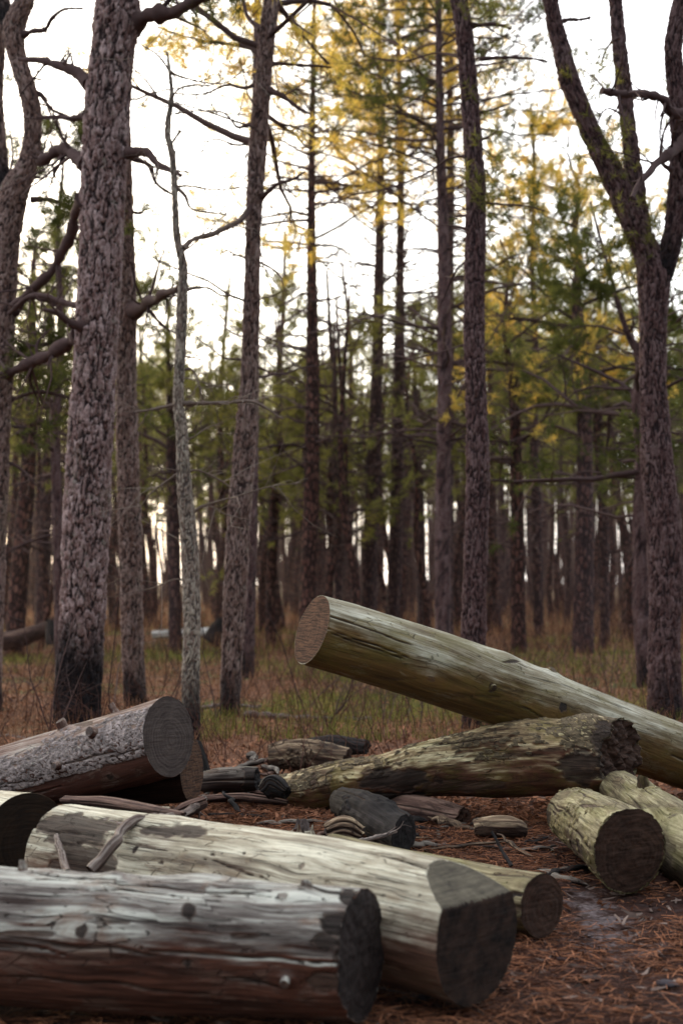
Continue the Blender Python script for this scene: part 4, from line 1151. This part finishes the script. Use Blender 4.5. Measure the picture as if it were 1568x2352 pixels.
W_char = wood_mat('charred wood', (0.004, 0.003, 0.003, 1), (0.014, 0.011, 0.011, 1), (0.05, 0.042, 0.042, 1), (0.004, 0.004, 0.004, 1), 0.6, seed=9, checks=1.0)
W_half = wood_mat('half charred wood', hexlin(50, 40, 36), hexlin(112, 104, 96), hexlin(176, 170, 156), hexlin(30, 22, 20), 0.7, belly_shade=hexlin(52, 36, 32), seed=10, char=0.36, checks=1.0)
W_stick = wood_mat('weathered stick', hexlin(40, 28, 26), hexlin(92, 76, 70), hexlin(150, 140, 132), hexlin(36, 26, 24), 0.5, seed=11)
W_birch = wood_mat('white birch', hexlin(150, 146, 140), hexlin(210, 206, 200), hexlin(232, 230, 226), hexlin(50, 40, 40), 0.7, seed=12)
E_black = end_mat('weathered shaded sawn end', hexlin(76, 54, 44), hexlin(16, 10, 8))  # weathered dark ends; shade of right-facing cuts put into the colour
E_blackl = end_mat('dark sawn end with grey edge', hexlin(56, 46, 44), hexlin(14, 9, 9))
E_brown = end_mat('brown sawn end', hexlin(98, 70, 52), hexlin(34, 22, 17), 60, 1.6)
E_grey = end_mat('grey sawn end', hexlin(92, 82, 78), hexlin(44, 34, 32), 50)
E_dark = end_mat('dark shaded sawn end', hexlin(46, 32, 20), hexlin(12, 8, 7))  # near-black cut: its shade is put into the colour
E_char = end_mat('charred end', (0.02, 0.016, 0.016, 1), (0.003, 0.003, 0.003, 1))
# weathered bevel on the pale log's end
T = NT('bevelled sawn end')
lcv = T.lc((150, 9, 9)); nz = T.noise(lcv, 1.0, 5, 0.7); bl = T.noise(T.lc((14, 14, 14)), 1.0, 5, 0.7)
dkc = T.ramp(bl, [(0.35, hexlin(12, 7, 7)), (0.7, hexlin(66, 48, 40))])  # cut face of the pale log, dark with its shade painted in
wx = T.ramp(T.math('ADD', T.math('MULTIPLY', nz, 0.6), T.math('MULTIPLY', bl, 0.4)), [(0.35, hexlin(46, 41, 36)), (0.65, hexlin(108, 101, 86))])
E_bevel = T.pbr(T.mix(T.fr(T.math('ADD', T.attr('cb'), T.math('MULTIPLY', T.math('SUBTRACT', bl, 0.5), 1.2)), 0.3, 0.75), dkc, wx), 0.9, T.bump(nz, 0.004, 0.8), 0.2)

LG = 'sawn logs of the pile'
# front log
log('sawn_log', 'silver grey knotty log lying lowest in front, cut by the left edge', 'log',
    [(-420, 2128, 4.22, .196), (0, 2150, 4.08, .188), (420, 2170, 3.98, .183), (832, 2192, 3.90, .172)], W_front, E_blackl, step=0.0055, seg=230, seed=31, rough=0.030, ridge=0.006, splits=50,
    cutB=(0.93, -0.36, 0.02), jagB=0.007,
    lumps=[(432, 2095, 34, 0.012, 0.95), (262, 2010, 30, 0.014, 0.3), (700, 2044, 30, 0.012, 0.4), (470, 2000, 60, 0.012, 0), (185, 2142, 26, 0.006, 0.8), (430, 2210, 20, 0.004, 0.8), (655, 2252, 20, 0.008, 0.2), (90, 2000, 30, 0.008, 0.1), (650, 2060, 26, 0.004, 0.5)],
    stubs=[(655, 2250, 11, 0.018, 0, 0), (262, 2004, 13, 0.012, 0, 0), (52, 1998, 10, 0.028, 0, 0.4), (704, 2040, 12, 0.010, 0, 0)],
    spots=[(775, 2120, 42, 40, 0.93), (742, 2165, 50, 26, 0.8), (800, 2062, 22, 20, 0.85), (740, 2250, 70, 34, 0.6), (60, 2145, 70, 12, 0.6), (560, 2150, 40, 8, 0.5), (250, 2120, 60, 7, 0.5), (795, 2200, 30, 70, 0.7)])
# pale thick log behind it
log('sawn_log', 'thick pale log with a slant-cut black end, centre of the foreground', 'log',
    [(150, 1962, 5.35, .184), (430, 2012, 4.92, .193), (700, 2065, 4.50, .195), (900, 2105, 4.27, .192), (1096, 2152, 4.06, .190)], W_pale, E_bevel, step=0.007, seg=210, seed=32, rough=0.018, ridge=0.0025, splits=34,
    bevelB=((-0.03, 0.02, 0.125), (0.42, -0.38, 0.92)), jagB=0.002,
    lumps=[(690, 1988, 20, -0.004, 0.55), (310, 1950, 18, -0.006, 0.9), (410, 1870, 50, 0.004, 0.0)],
    spots=[(400, 1905, 95, 20, 0.75), (180, 1905, 110, 40, 0.72), (190, 1990, 90, 55, 0.7), (488, 1962, 8, 5, 0.7), (560, 1958, 6, 4, 0.7), (370, 1982, 7, 5, 0.7), (1040, 2030, 60, 14, 0.2)])  # wide upper spot: hollow and overhang shading painted into the wood
log('sawn_log', 'short yellowish log end with flaking rim just behind the slant-cut log', 'log',
    [(760, 1962, 5.55, .078), (1050, 2040, 5.12, .100), (1244, 2080, 4.82, .106)], W_green, E_black, step=0.008, seg=110, seed=33, rough=0.03, ridge=0.002, jagB=0.005, bark=0.0,
    lumps=[(1195, 2032, 20, 0.006, 0.1)], spots=[(1175, 2055, 45, 5, 0.9), (1185, 2090, 60, 10, 0.5), (1150, 2008, 30, 4, 0.6)])
log('sawn_log', 'log with a tall rounded near-black end standing at the left edge', 'log',
    [(-220, 1880, 6.7, .175), (62, 1928, 5.72, .182)], W_pale, E_dark, step=0.01, seg=140, seed=34, rough=0.012, ridge=0.002, cutB=(0.62, -0.78, 0.02))
# barked log raised on another
def bfn(px, py, nz):
    ax = 1790 - (px / 390.0) * 105
    rel = (py - ax) / 85.0
    return np.where((rel > -0.85) & (rel < 0.42), 0.34, -0.5) + np.clip((px - 250) / 500, -0.1, 0.15) * (rel < 0) + np.where((rel < -0.6) & (px < 240), -0.3, 0)
log('sawn_log', 'half-barked log with round grey sawn end, raised on another at left', 'log',
    [(-200, 1842, 7.85, .178), (0, 1796, 7.5, .180), (200, 1745, 7.2, .186), (388, 1692, 6.9, .190)], W_bark, E_grey, step=0.008, seg=200, seed=35, rough=0.014, ridge=0.002,
    cutB=(0.84, -0.50, 0.10), bark=0.4, bark_th=0.006, bark_fn=bfn,
    lumps=[(221, 1690, 26, 0.012, 0.2), (147, 1676, 22, 0.014, 0.2), (136, 1757, 18, 0.008, 0.0), (255, 1785, 16, 0.004, 0.8), (245, 1855, 14, 0, 0.6), (320, 1818, 12, 0, 0.4)],
    stubs=[(221, 1688, 12, 0.03, 0, 0), (147, 1675, 11, 0.035, 0, 0.3), (136, 1757, 8, 0.03, 0, 0), (262, 1628, 8, 0.05, -.4, 0.3)],
    spots=[(192, 1662, 40, 7, 0.6), (340, 1640, 8, 20, 0.4)])
log('sawn_log', 'dim brown log under the raised half-barked log', 'log',
    [(118, 1800, 8.0, .12), (280, 1785, 7.5, .15), (441, 1768, 7.22, .160)], W_dim, E_brown, step=0.01, seg=130, seed=36, rough=0.02, ridge=0.003, cutB=(0.97, -0.23, 0.05), jagB=0.003,
    spots=[(300, 1800, 120, 20, 0.3)])
# diagonal log
log('sawn_log', 'long diagonal log with its brown sawn end raised in the air', 'log',
    [(716, 1446, 7.0, .176), (900, 1500, 7.14, .180), (1100, 1566, 7.3, .186), (1300, 1645, 7.55, .183), (1568, 1738, 7.9, .172), (1800, 1818, 8.25, .16)], W_diag, E_grey, endA=E_brown, step=0.008, seg=190, seed=37, rough=0.020, ridge=0.0015, splits=14,
    cutA=(-0.86, -0.40, 0.30),
    lumps=[(1132, 1582, 20, 0.006, 0.7), (1290, 1625, 18, 0.004, 0.95), (1268, 1542, 22, 0.014, 0.4), (1170, 1512, 34, 0.016, 0.0), (990, 1560, 16, 0.003, 0.4), (1420, 1715, 16, 0.004, 0.3)],
    stubs=[(1268, 1541, 12, 0.008, 0, 0), (1132, 1579, 8, 0.008, 0, 0)],
    spots=[(1175, 1522, 26, 4, 0.8), (1060, 1600, 120, 6, 0.3), (900, 1560, 110, 5, 0.3), (1130, 1640, 70, 6, 0.3)])
log('gnarled_log', 'gnarled blotched log that swells to a ragged dark right end under the diagonal log', 'log',
    [(622, 1808, 7.78, .045), (700, 1814, 7.68, .10), (790, 1797, 7.6, .115), (880, 1787, 7.5, .125), (1000, 1762, 7.4, .150), (1120, 1748, 7.3, .175), (1250, 1742, 7.22, .195), (1350, 1738, 7.18, .208), (1425, 1742, 7.15, .19)], W_gnarl, E_black, step=0.008, seg=180, seed=38, rough=0.075, ridge=0.004, splits=10,
    cutB=(0.80, -0.58, 0.0), jagB=0.035, jagA=0.03, bark=0.30, bark_th=0.006, bark_fn=lambda a, b, z: np.where(z > 0.1, 0.12, -0.25) + np.where(a > 1290, 0.2, 0) + np.where((a < 880), 0.1, 0), warp=0.02,
    lumps=[(960, 1755, 60, 0.012, 0), (845, 1775, 26, 0.015, 0.5), (770, 1800, 30, 0.012, 0.0), (1230, 1665, 40, 0.014, 0.0), (1340, 1650, 40, 0.02, 0.0)],
    spots=[(910, 1790, 110, 30, 0.78), (1330, 1760, 60, 50, 0.72), (1395, 1730, 45, 90, 0.75), (1400, 1660, 24, 20, 0.4), (900, 1830, 90, 14, 0.9), (1050, 1805, 150, 14, 0.5), (628, 1806, 24, 34, 0.9), (1090, 1735, 60, 10, 0.3), (1200, 1740, 60, 8, 0.4), (720, 1800, 10, 30, 0.5)])
log('sawn_log', 'stubby lichen-yellow log with a black round end pointing at the viewer, lower right', 'log',
    [(1312, 1872, 6.55, .118), (1370, 1900, 6.0, .138), (1446, 1952, 5.5, .158)], W_green, E_black, step=0.007, seg=170, seed=39, rough=0.03, ridge=0.003, cutB=(0.50, -0.86, -0.02), jagB=0.006, bark=0.32, bark_th=0.006,
    bark_fn=lambda a, b, z: np.where(z > 0.3, -0.05, 0.15), lumps=[(1415, 1868, 16, 0.004, 0.95), (1300, 1900, 20, 0.01, 0.2)], spots=[(1350, 1850, 40, 5, 0.6), (1310, 1950, 30, 30, 0.5), (1440, 1872, 40, 5, 0.7)])
log('sawn_log', 'dull green-brown log running off the right edge behind the stubby log', 'log',
    [(1420, 1815, 7.0, .095), (1500, 1880, 6.45, .13), (1590, 1955, 5.95, .155), (1760, 2070, 5.3, .17)], W_green, E_black, step=0.009, seg=140, seed=40, rough=0.03, ridge=0.003, bark=0.22, bark_th=0.005,
    lumps=[(1545, 1880, 24, 0.018, 0.6), (1478, 1800, 20, 0.02, 0)], stubs=[(1478, 1806, 14, 0.045, -0.1, 0.5, 'branch_stub')], spots=[(1460, 1850, 60, 10, 0.4), (1520, 1960, 30, 60, 0.4)])

# smaller wood
def bit(name, label, cat, pts, mat, endm, seed, rough=0.12, jag=0.02, seg=84, **k):
    return log(name, label, cat, pts, mat, endm, step=0.006, seg=seg, seed=seed, rough=rough * 1.4, ridge=0.006, jagA=jag, jagB=jag, **k)
bit('charred_stump', 'small charred upright stump behind the round grey sawn end', 'stump', [(458, 1772, 8.5, .060), (452, 1735, 8.5, .055), (450, 1703, 8.5, .035)], W_char, E_char, 51, jag=0.03)
bit('broken_log', 'short grey broken log with burnt black end left of the gnarled log', 'log', [(452, 1800, 8.1, .07), (510, 1792, 8.0, .068), (592, 1790, 7.95, .062)], W_half, E_char, 52, jag=0.02, spots=[(580, 1790, 30, 40, 0.97), (470, 1770, 40, 6, 0.7)])
bit('plank_remnant', 'dark splintered slab lying below the short grey broken log', 'slab', [(470, 1835, 7.6, .035), (560, 1832, 7.6, .035), (660, 1845, 7.55, .02)], W_dim, E_black, 53, squash=0.6, jag=0.02)
bit('charred_chunk', 'jagged black chunk at the thin tip of the gnarled log', 'burnt wood', [(606, 1820, 7.5, .035), (628, 1805, 7.5, .05), (660, 1822, 7.45, .03)], W_char, E_char, 54, rough=0.2, jag=0.02)
bit('rotten_log', 'crumbling brown log chunk with torn bark at the back of the pile', 'log', [(618, 1742, 9.0, .085), (690, 1738, 9.0, .098), (798, 1748, 8.9, .08)], W_rot, E_black, 55, rough=0.09, jag=0.02, bark=0.35, bark_th=0.01)
bit('charcoal_log', 'soot black log lying at the back of the clearing debris', 'burnt log', [(700, 1718, 9.7, .05), (770, 1712, 9.6, .075), (842, 1716, 9.5, .05)], W_char, E_char, 56)
bit('charred_log', 'short cracked charred log with black cut end between the two big logs', 'burnt log', [(785, 1843, 6.95, .07), (850, 1870, 6.6, .078), (928, 1916, 6.25, .083)], W_char, E_char, 57, rough=0.15, cutB=(0.85, -0.52, 0), bark=0.3, jag=0.006,
    spots=[(800, 1830, 10, 10, 0.3)])
bit('splintered_stump', 'pale splintered stub poking up behind the thick pale log', 'stump', [(693, 1965, 6.1, .062), (694, 1925, 6.1, .055), (694, 1905, 6.1, .044)], W_half if False else W_pale, E_grey, 58, rough=0.12, jag=0.075)
bit('rotten_chunk', 'rounded rotten wood lump beside the short charred log', 'wood chunk', [(752, 1918, 6.15, .055), (790, 1910, 6.15, .068), (826, 1922, 6.15, .045)], W_rot, E_grey, 59, rough=0.15, bark=0.3)
bit('buried_log', 'half-buried log with small pale end in the needles under the gnarled log', 'log', [(1195, 1906, 6.75, .040), (1150, 1900, 6.68, .052), (1100, 1902, 6.75, .045)], W_rot, E_grey, 60, splits=0)
bit('sunken_log', 'broad brown log sunk in the litter under the gnarled log', 'log', [(880, 1850, 7.6, .06), (960, 1862, 7.3, .085), (1062, 1880, 7.1, .06)], W_dim, E_black, 61, rough=0.08)
bit('flat_slab', 'flat dark slab with split face bridging the leftmost logs', 'slab', [(150, 1838, 5.55, .030), (260, 1846, 5.45, .034), (420, 1872, 5.25, .02)], W_dim, E_black, 62, squash=0.6)
bit('wood_block', 'small pale wood block beside the twisted stick', 'wood block', [(352, 1865, 5.6, .026), (388, 1868, 5.6, .026)], W_pale, E_grey, 63, jag=0.004)
bit('split_branch', 'pale brown split branch tip ending above the right part of the twisted stick', 'branch', [(385, 1880, 5.45, .02), (430, 1858, 5.5, .03), (470, 1842, 5.55, .024)], W_dim, E_grey, 64)

def stick(name, label, rows, r0, r1, seed, mat=None, twigs=()):
    w = np.array([P(a, b, d) for a, b, d in rows]); org = w[0].copy(); rng = rng_(seed)
    root = thing(name, label, 'stick', org)
    n = 40; pr = catmull(np.hstack([w - org, np.linspace(r0, r1, len(w))[:, None]]), n)
    pr[:, :3] += np.stack([vnoise(pr[:, :3] * 14 + 3 * q + seed, 5 + q) for q in range(3)], -1) * r0 * 0.6
    pr[:, 3] *= 1 + 0.14 * rng.normal(size=n)
    mb = MB(); trunk_mesh(mb, pr[:, :3], pr[:, 3], 14, 0.008, seed, 0, 1, 0.12)
    obj('stick_body', mb, mat or W_stick, root)
    for (i, dx, dy, dz, L) in twigs:
        m2 = MB(); branch(m2, [], pr[i, :3], np.array([dx, dy, dz]), L, pr[i, 3] * 0.5, rng, 1, False, 0, 4, 2); obj('twig', m2, mat or W_stick, root)
    return root
stick('crooked_stick', 'crooked forked stick leaning across the left end of the thick pale log', [(212, 2003, 4.74), (255, 1945, 4.80), (298, 1892, 4.95), (350, 1880, 5.1), (410, 1873, 5.3), (468, 1838, 5.6)], .019, .013, 71, twigs=[(12, 0.1, -.2, -1, .07), (36, .3, 0, -1, .09), (22, 0.1, 0.1, -0.3, 0.2)])
stick('leaning_stick', 'short leaning stick between the black rounded log end and the crooked stick', [(126, 1898, 5.3), (138, 1945, 5.05), (156, 2008, 4.85)], .010, .013, 72)
stick('thin_stick', 'thin horizontal stick under the flat dark slab', [(124, 1886, 5.3), (180, 1880, 5.2), (240, 1884, 5.1), (288, 1900, 5.0)], .008, .010, 73)
stick('dark_twig', 'thin dark twig standing before the pale round pile of needles right of centre', [(1172, 1992, 5.7), (1150, 1950, 5.75), (1128, 1912, 5.8)], .008, .005, 74, mat=W_char)
stick('lichened_branch', 'ragged branch lying over the rotten wood lump', [(770, 1948, 5.9), (830, 1930, 5.9), (870, 1920, 5.95), (908, 1908, 6.05)], .012, .008, 75, twigs=[(34, .8, 0, .3, .08), (30, .5, 0, .6, .06)])
stick('fallen_branch', 'dark fallen branch on the leaves behind the raised log', [(560, 1640, 12.6), (700, 1648, 12.5), (852, 1652, 12.4)], .028, .014, 76)
stick('fallen_branch', 'dark fallen branch in the leaves between pale dead tree and leaning pine', [(452, 1628, 12.9), (520, 1618, 13.2), (600, 1622, 13.0)], .022, .012, 77)
stick('fallen_branch', 'fallen branch in the leaves left of the massive pine foot', [(0, 1690, 10.9), (60, 1695, 10.8), (110, 1700, 10.8)], .016, .010, 78)

# far fallen trunks
log('birch_log', 'white fallen birch log lying far back between the left trunks', 'log', [(350, 1458, 26, .075), (410, 1455, 26, .08), (482, 1452, 26, .09)], W_birch, E_grey, step=0.05, seg=32, seed=81)
log('fallen_tree', 'dark purple-grey fallen trunk at the far left of the clearing', 'fallen tree', [(-60, 1480, 24, .16), (40, 1468, 24, .15), (112, 1442, 24, .12)], W_dim, E_black, step=0.05, seg=40, seed=82, rough=0.06)
log('uprooted_stump', 'dark uprooted stump at the end of the white birch log', 'stump', [(484, 1475, 25.5, .16), (500, 1450, 25.5, .17), (512, 1425, 25.5, .11)], W_char, E_black, step=0.04, seg=40, seed=83, rough=0.12, jagB=0.08)
log('dark_stump', 'dark burnt stump left of the massive pine, far back', 'stump', [(124, 1480, 23, .12), (122, 1450, 23, .11), (120, 1424, 23, .08)], W_char, E_black, step=0.04, seg=36, seed=84, rough=0.12, jagB=0.06)

# chips and stones on the needles
def chip(label, px, py, L, W, H, rz, mat, seed, name='wood_chip', cat='wood chip'):
    d = CAMZ * F / (py - 1335.0); p = P(px, py, d); rng = rng_(seed)
    g = float(ground_z(p[0], p[1])) + 0.006
    k = 12; mb = MB()
    u = np.linspace(-1, 1, k); A, B = np.meshgrid(u, u)
    if name == 'stone':
        th = np.linspace(0, 2 * np.pi, 28, endpoint=False); ph = np.linspace(0.02, np.pi - 0.02, 18)
        TH, PH = np.meshgrid(th, ph); q = np.stack([np.cos(TH) * np.sin(PH), np.sin(TH) * np.sin(PH), np.cos(PH)], -1)
        q = q * (1 + 0.22 * fbm(q * 1.7 + seed, seed, 3))[..., None] * np.array([L, W, H]) / 2
        mb.add(q, grid_faces(18, 28), q)
    else:
        q = np.stack([np.linspace(-L / 2, L / 2, 8), np.zeros(8), np.zeros(8)], -1)
        c, r, s = trunk_mesh(mb, q, np.full(8, W / 2) * (0.8 + 0.3 * rng.random(8)), 10, L / 10, seed, 0, 1, 0.2)
        for a in mb.v: a[:, 2] *= H / W
    o = obj(name, mb, mat); o.location = (float(p[0]), float(p[1]), g + H * 0.3); o.rotation_euler = (0.1, 0.1, rz)
    tag(o, label, cat)
stone_m = plain_mat('grey stone', hexlin(60, 54, 58), hexlin(130, 124, 128), 30)
chip('wedge of split wood on the needles near the bottom right', 1355, 2228, .075, .045, .02, 0.5, W_dim, 1)
chip('flat grey stone in the bottom right corner', 1530, 2240, .07, .05, .022, 0.3, stone_m, 2, 'stone', 'stone')
chip('small grey stone below the black slant-cut log end', 975, 2272, .05, .035, .025, 0.9, stone_m, 3, 'stone', 'stone')
chip('pale wood chip at the foot of the stubby lichen-yellow log', 1268, 1950, .05, .02, .02, 1.4, W_pale, 4)
chip('small pale wood chip near the bottom, right of the slant-cut end', 1150, 2250, .05, .02, .012, 2.2, W_dim, 5)
chip('pale scrap of wood beside the twig right of centre', 1130, 1990, .06, .02, .012, 0.2, W_pale, 6)
chip('little stone on the litter below the yellowish log end', 1290, 2190, .035, .025, .015, 0.2, stone_m, 7, 'stone', 'stone')
# loose splinters nobody could count
rng = rng_(61)
mb = MB(); n = 2600
x = rng.uniform(-0.9, 2.1, n); y = rng.uniform(3.5, 8.6, n)
v, f, t = strips(n, x, y, ground_z(x, y) + 0.012, rng.uniform(0, 6.28, n), rng.uniform(0.015, 0.07, n), rng.uniform(0.004, 0.012, n), rng.normal(0, 0.12, n), rng, 0.05)
mb.add(v, f, None, t)
o = obj('wood_debris', mb, plain_mat('splinters', hexlin(46, 32, 30), hexlin(124, 108, 100), 30), smooth=False); tag(o, 'small grey splinters and twigs scattered over the needles', 'wood debris', None, 'stuff')

# heap of rotten splinters and bark between the logs
rng = rng_(404)
HEAP = [(470, 700, 1775, 1870, 8), (560, 860, 1700, 1770, 6), (640, 960, 1840, 1960, 9), (960, 1230, 1850, 1930, 5), (160, 470, 1840, 1900, 4), (1180, 1330, 1890, 1990, 3)]
for (x0, x1, y0, y1, num) in HEAP:
    for q in range(int(num * 2.6)):
        a, b = rng.uniform(x0, x1), rng.uniform(y0, y1)
        dg = 1.2 * F / (b + 14 - 1335.0); p = P(a, b, min(dg, 9.6) * 0.985)
        g = float(ground_z(p[0], p[1])); az = rng.uniform(0, 6.28); L = rng.uniform(0.14, 0.42); r0 = rng.uniform(0.008, 0.026)
        dv = np.array([math.cos(az), math.sin(az), rng.normal(0.05, 0.16)]); k = 9
        tt = np.linspace(-.5, .5, k)[:, None]
        pp = dv * tt * L + rng.normal(0, r0 * 0.35, (k, 3)); rad = r0 * (1 - 0.9 * np.abs(2 * tt[:, 0]) ** rng.uniform(1.5, 6)) * (1 + 0.15 * rng.normal(size=k))
        mb = MB(); trunk_mesh(mb, pp, np.maximum(rad, 0.004), 22, 0.009, 500 + q, 0, 1, 0.22)
        for arr in mb.v: arr[:, 2] *= rng.uniform(0.35, 0.9)
        lo = min(arr[:, 2].min() for arr in mb.v)
        o = obj('wood_splinter', mb, [W_char, W_dim, W_half, W_rot][int(rng.choice(4, p=[.35, .2, .2, .25]))])
        o.location = (float(p[0]), float(p[1]), g - lo * 0.75)
        tag(o, 'rotten splinter of wood in the dark heap between the big logs', 'splinter', 'rotten splinters heaped between the logs')
# ------------------------------------------------------------------ light and camera
SUN_EL = math.radians(9.0); SUN_AZ = math.radians(-30.0)   # azimuth from +Y towards +X
world = bpy.data.worlds.new('World'); scene.world = world; world.use_nodes = True
wt = world.node_tree; wt.nodes.clear()
wo = wt.nodes.new('ShaderNodeOutputWorld'); bg = wt.nodes.new('ShaderNodeBackground')
sky = wt.nodes.new('ShaderNodeTexSky'); sky.sky_type = 'NISHITA'; sky.sun_disc = False
sky.sun_elevation = SUN_EL; sky.sun_rotation = SUN_AZ; sky.air_density = 1.0; sky.dust_density = 2.5; sky.ozone_density = 1.5
mixn = wt.nodes.new('ShaderNodeMix'); mixn.data_type = 'RGBA'
# white gradient added to shape the sky light, strongest round the low sun and fading behind the viewer
tc = wt.nodes.new('ShaderNodeTexCoord'); dp = wt.nodes.new('ShaderNodeVectorMath'); dp.operation = 'DOT_PRODUCT'
wt.links.new(tc.outputs['Generated'], dp.inputs[0]); dp.inputs[1].default_value = (math.sin(SUN_AZ) * 0.97, math.cos(SUN_AZ) * 0.97, 0.24)
vr = wt.nodes.new('ShaderNodeValToRGB'); cr = vr.color_ramp
mp = wt.nodes.new('ShaderNodeMapRange'); mp.inputs['From Min'].default_value = -1.0; wt.links.new(dp.outputs['Value'], mp.inputs[0]); wt.links.new(mp.outputs[0], vr.inputs[0])
cr.elements[0].position = 0.0; cr.elements[0].color = (0.18, 0.185, 0.20, 1); cr.elements[1].position = 1.0; cr.elements[1].color = (1.0, 0.95, 0.86, 1)
e = cr.elements.new(0.55); e.color = (0.52, 0.54, 0.56, 1); e = cr.elements.new(0.86); e.color = (0.82, 0.80, 0.81, 1)
sc_ = wt.nodes.new('ShaderNodeVectorMath'); sc_.operation = 'SCALE'; sc_.inputs['Scale'].default_value = 20.0; wt.links.new(vr.outputs[0], sc_.inputs[0])
wt.links.new(sky.outputs[0], mixn.inputs[6]); mixn.inputs[0].default_value = 0.5; wt.links.new(sc_.outputs[0], mixn.inputs[7])
wt.links.new(mixn.outputs[2], bg.inputs[0]); bg.inputs[1].default_value = 0.3
wt.links.new(bg.outputs[0], wo.inputs[0])
sl = bpy.data.lights.new('sun', 'SUN'); sl.energy = 5.0; sl.angle = math.radians(0.6); sl.color = (1.0, 0.80, 0.50)
so = bpy.data.objects.new('sun', sl); COL.objects.link(so)
dirv = Vector((math.sin(SUN_AZ) * math.cos(SUN_EL), math.cos(SUN_AZ) * math.cos(SUN_EL), math.sin(SUN_EL)))
so.rotation_euler = (-dirv).to_track_quat('-Z', 'Y').to_euler(); so.location = (-20, 30, 20)

cam = bpy.data.cameras.new('camera'); co = bpy.data.objects.new('camera', cam); COL.objects.link(co)
co.location = (0, 0, CAMZ); co.rotation_euler = (math.radians(90) + PITCH, 0, 0)
cam.sensor_fit = 'VERTICAL'; cam.sensor_height = 36.0; cam.lens = F / 2352 * 36.0
cam.clip_start = 0.05; cam.clip_end = 2000
cam.dof.use_dof = True; cam.dof.focus_distance = 6.5; cam.dof.aperture_fstop = 2.5; cam.dof.aperture_blades = 0
scene.camera = co
scene.view_settings.view_transform = 'Standard'; scene.view_settings.look = 'None'; scene.view_settings.exposure = 0; scene.view_settings.gamma = 1
scene.cycles.use_denoising = True
scene.cycles.max_bounces = 6; scene.cycles.diffuse_bounces = 3; scene.cycles.transmission_bounces = 4; scene.cycles.glossy_bounces = 2
scene.cycles.sample_clamp_indirect = 6
scene.cycles.volume_bounces = 0
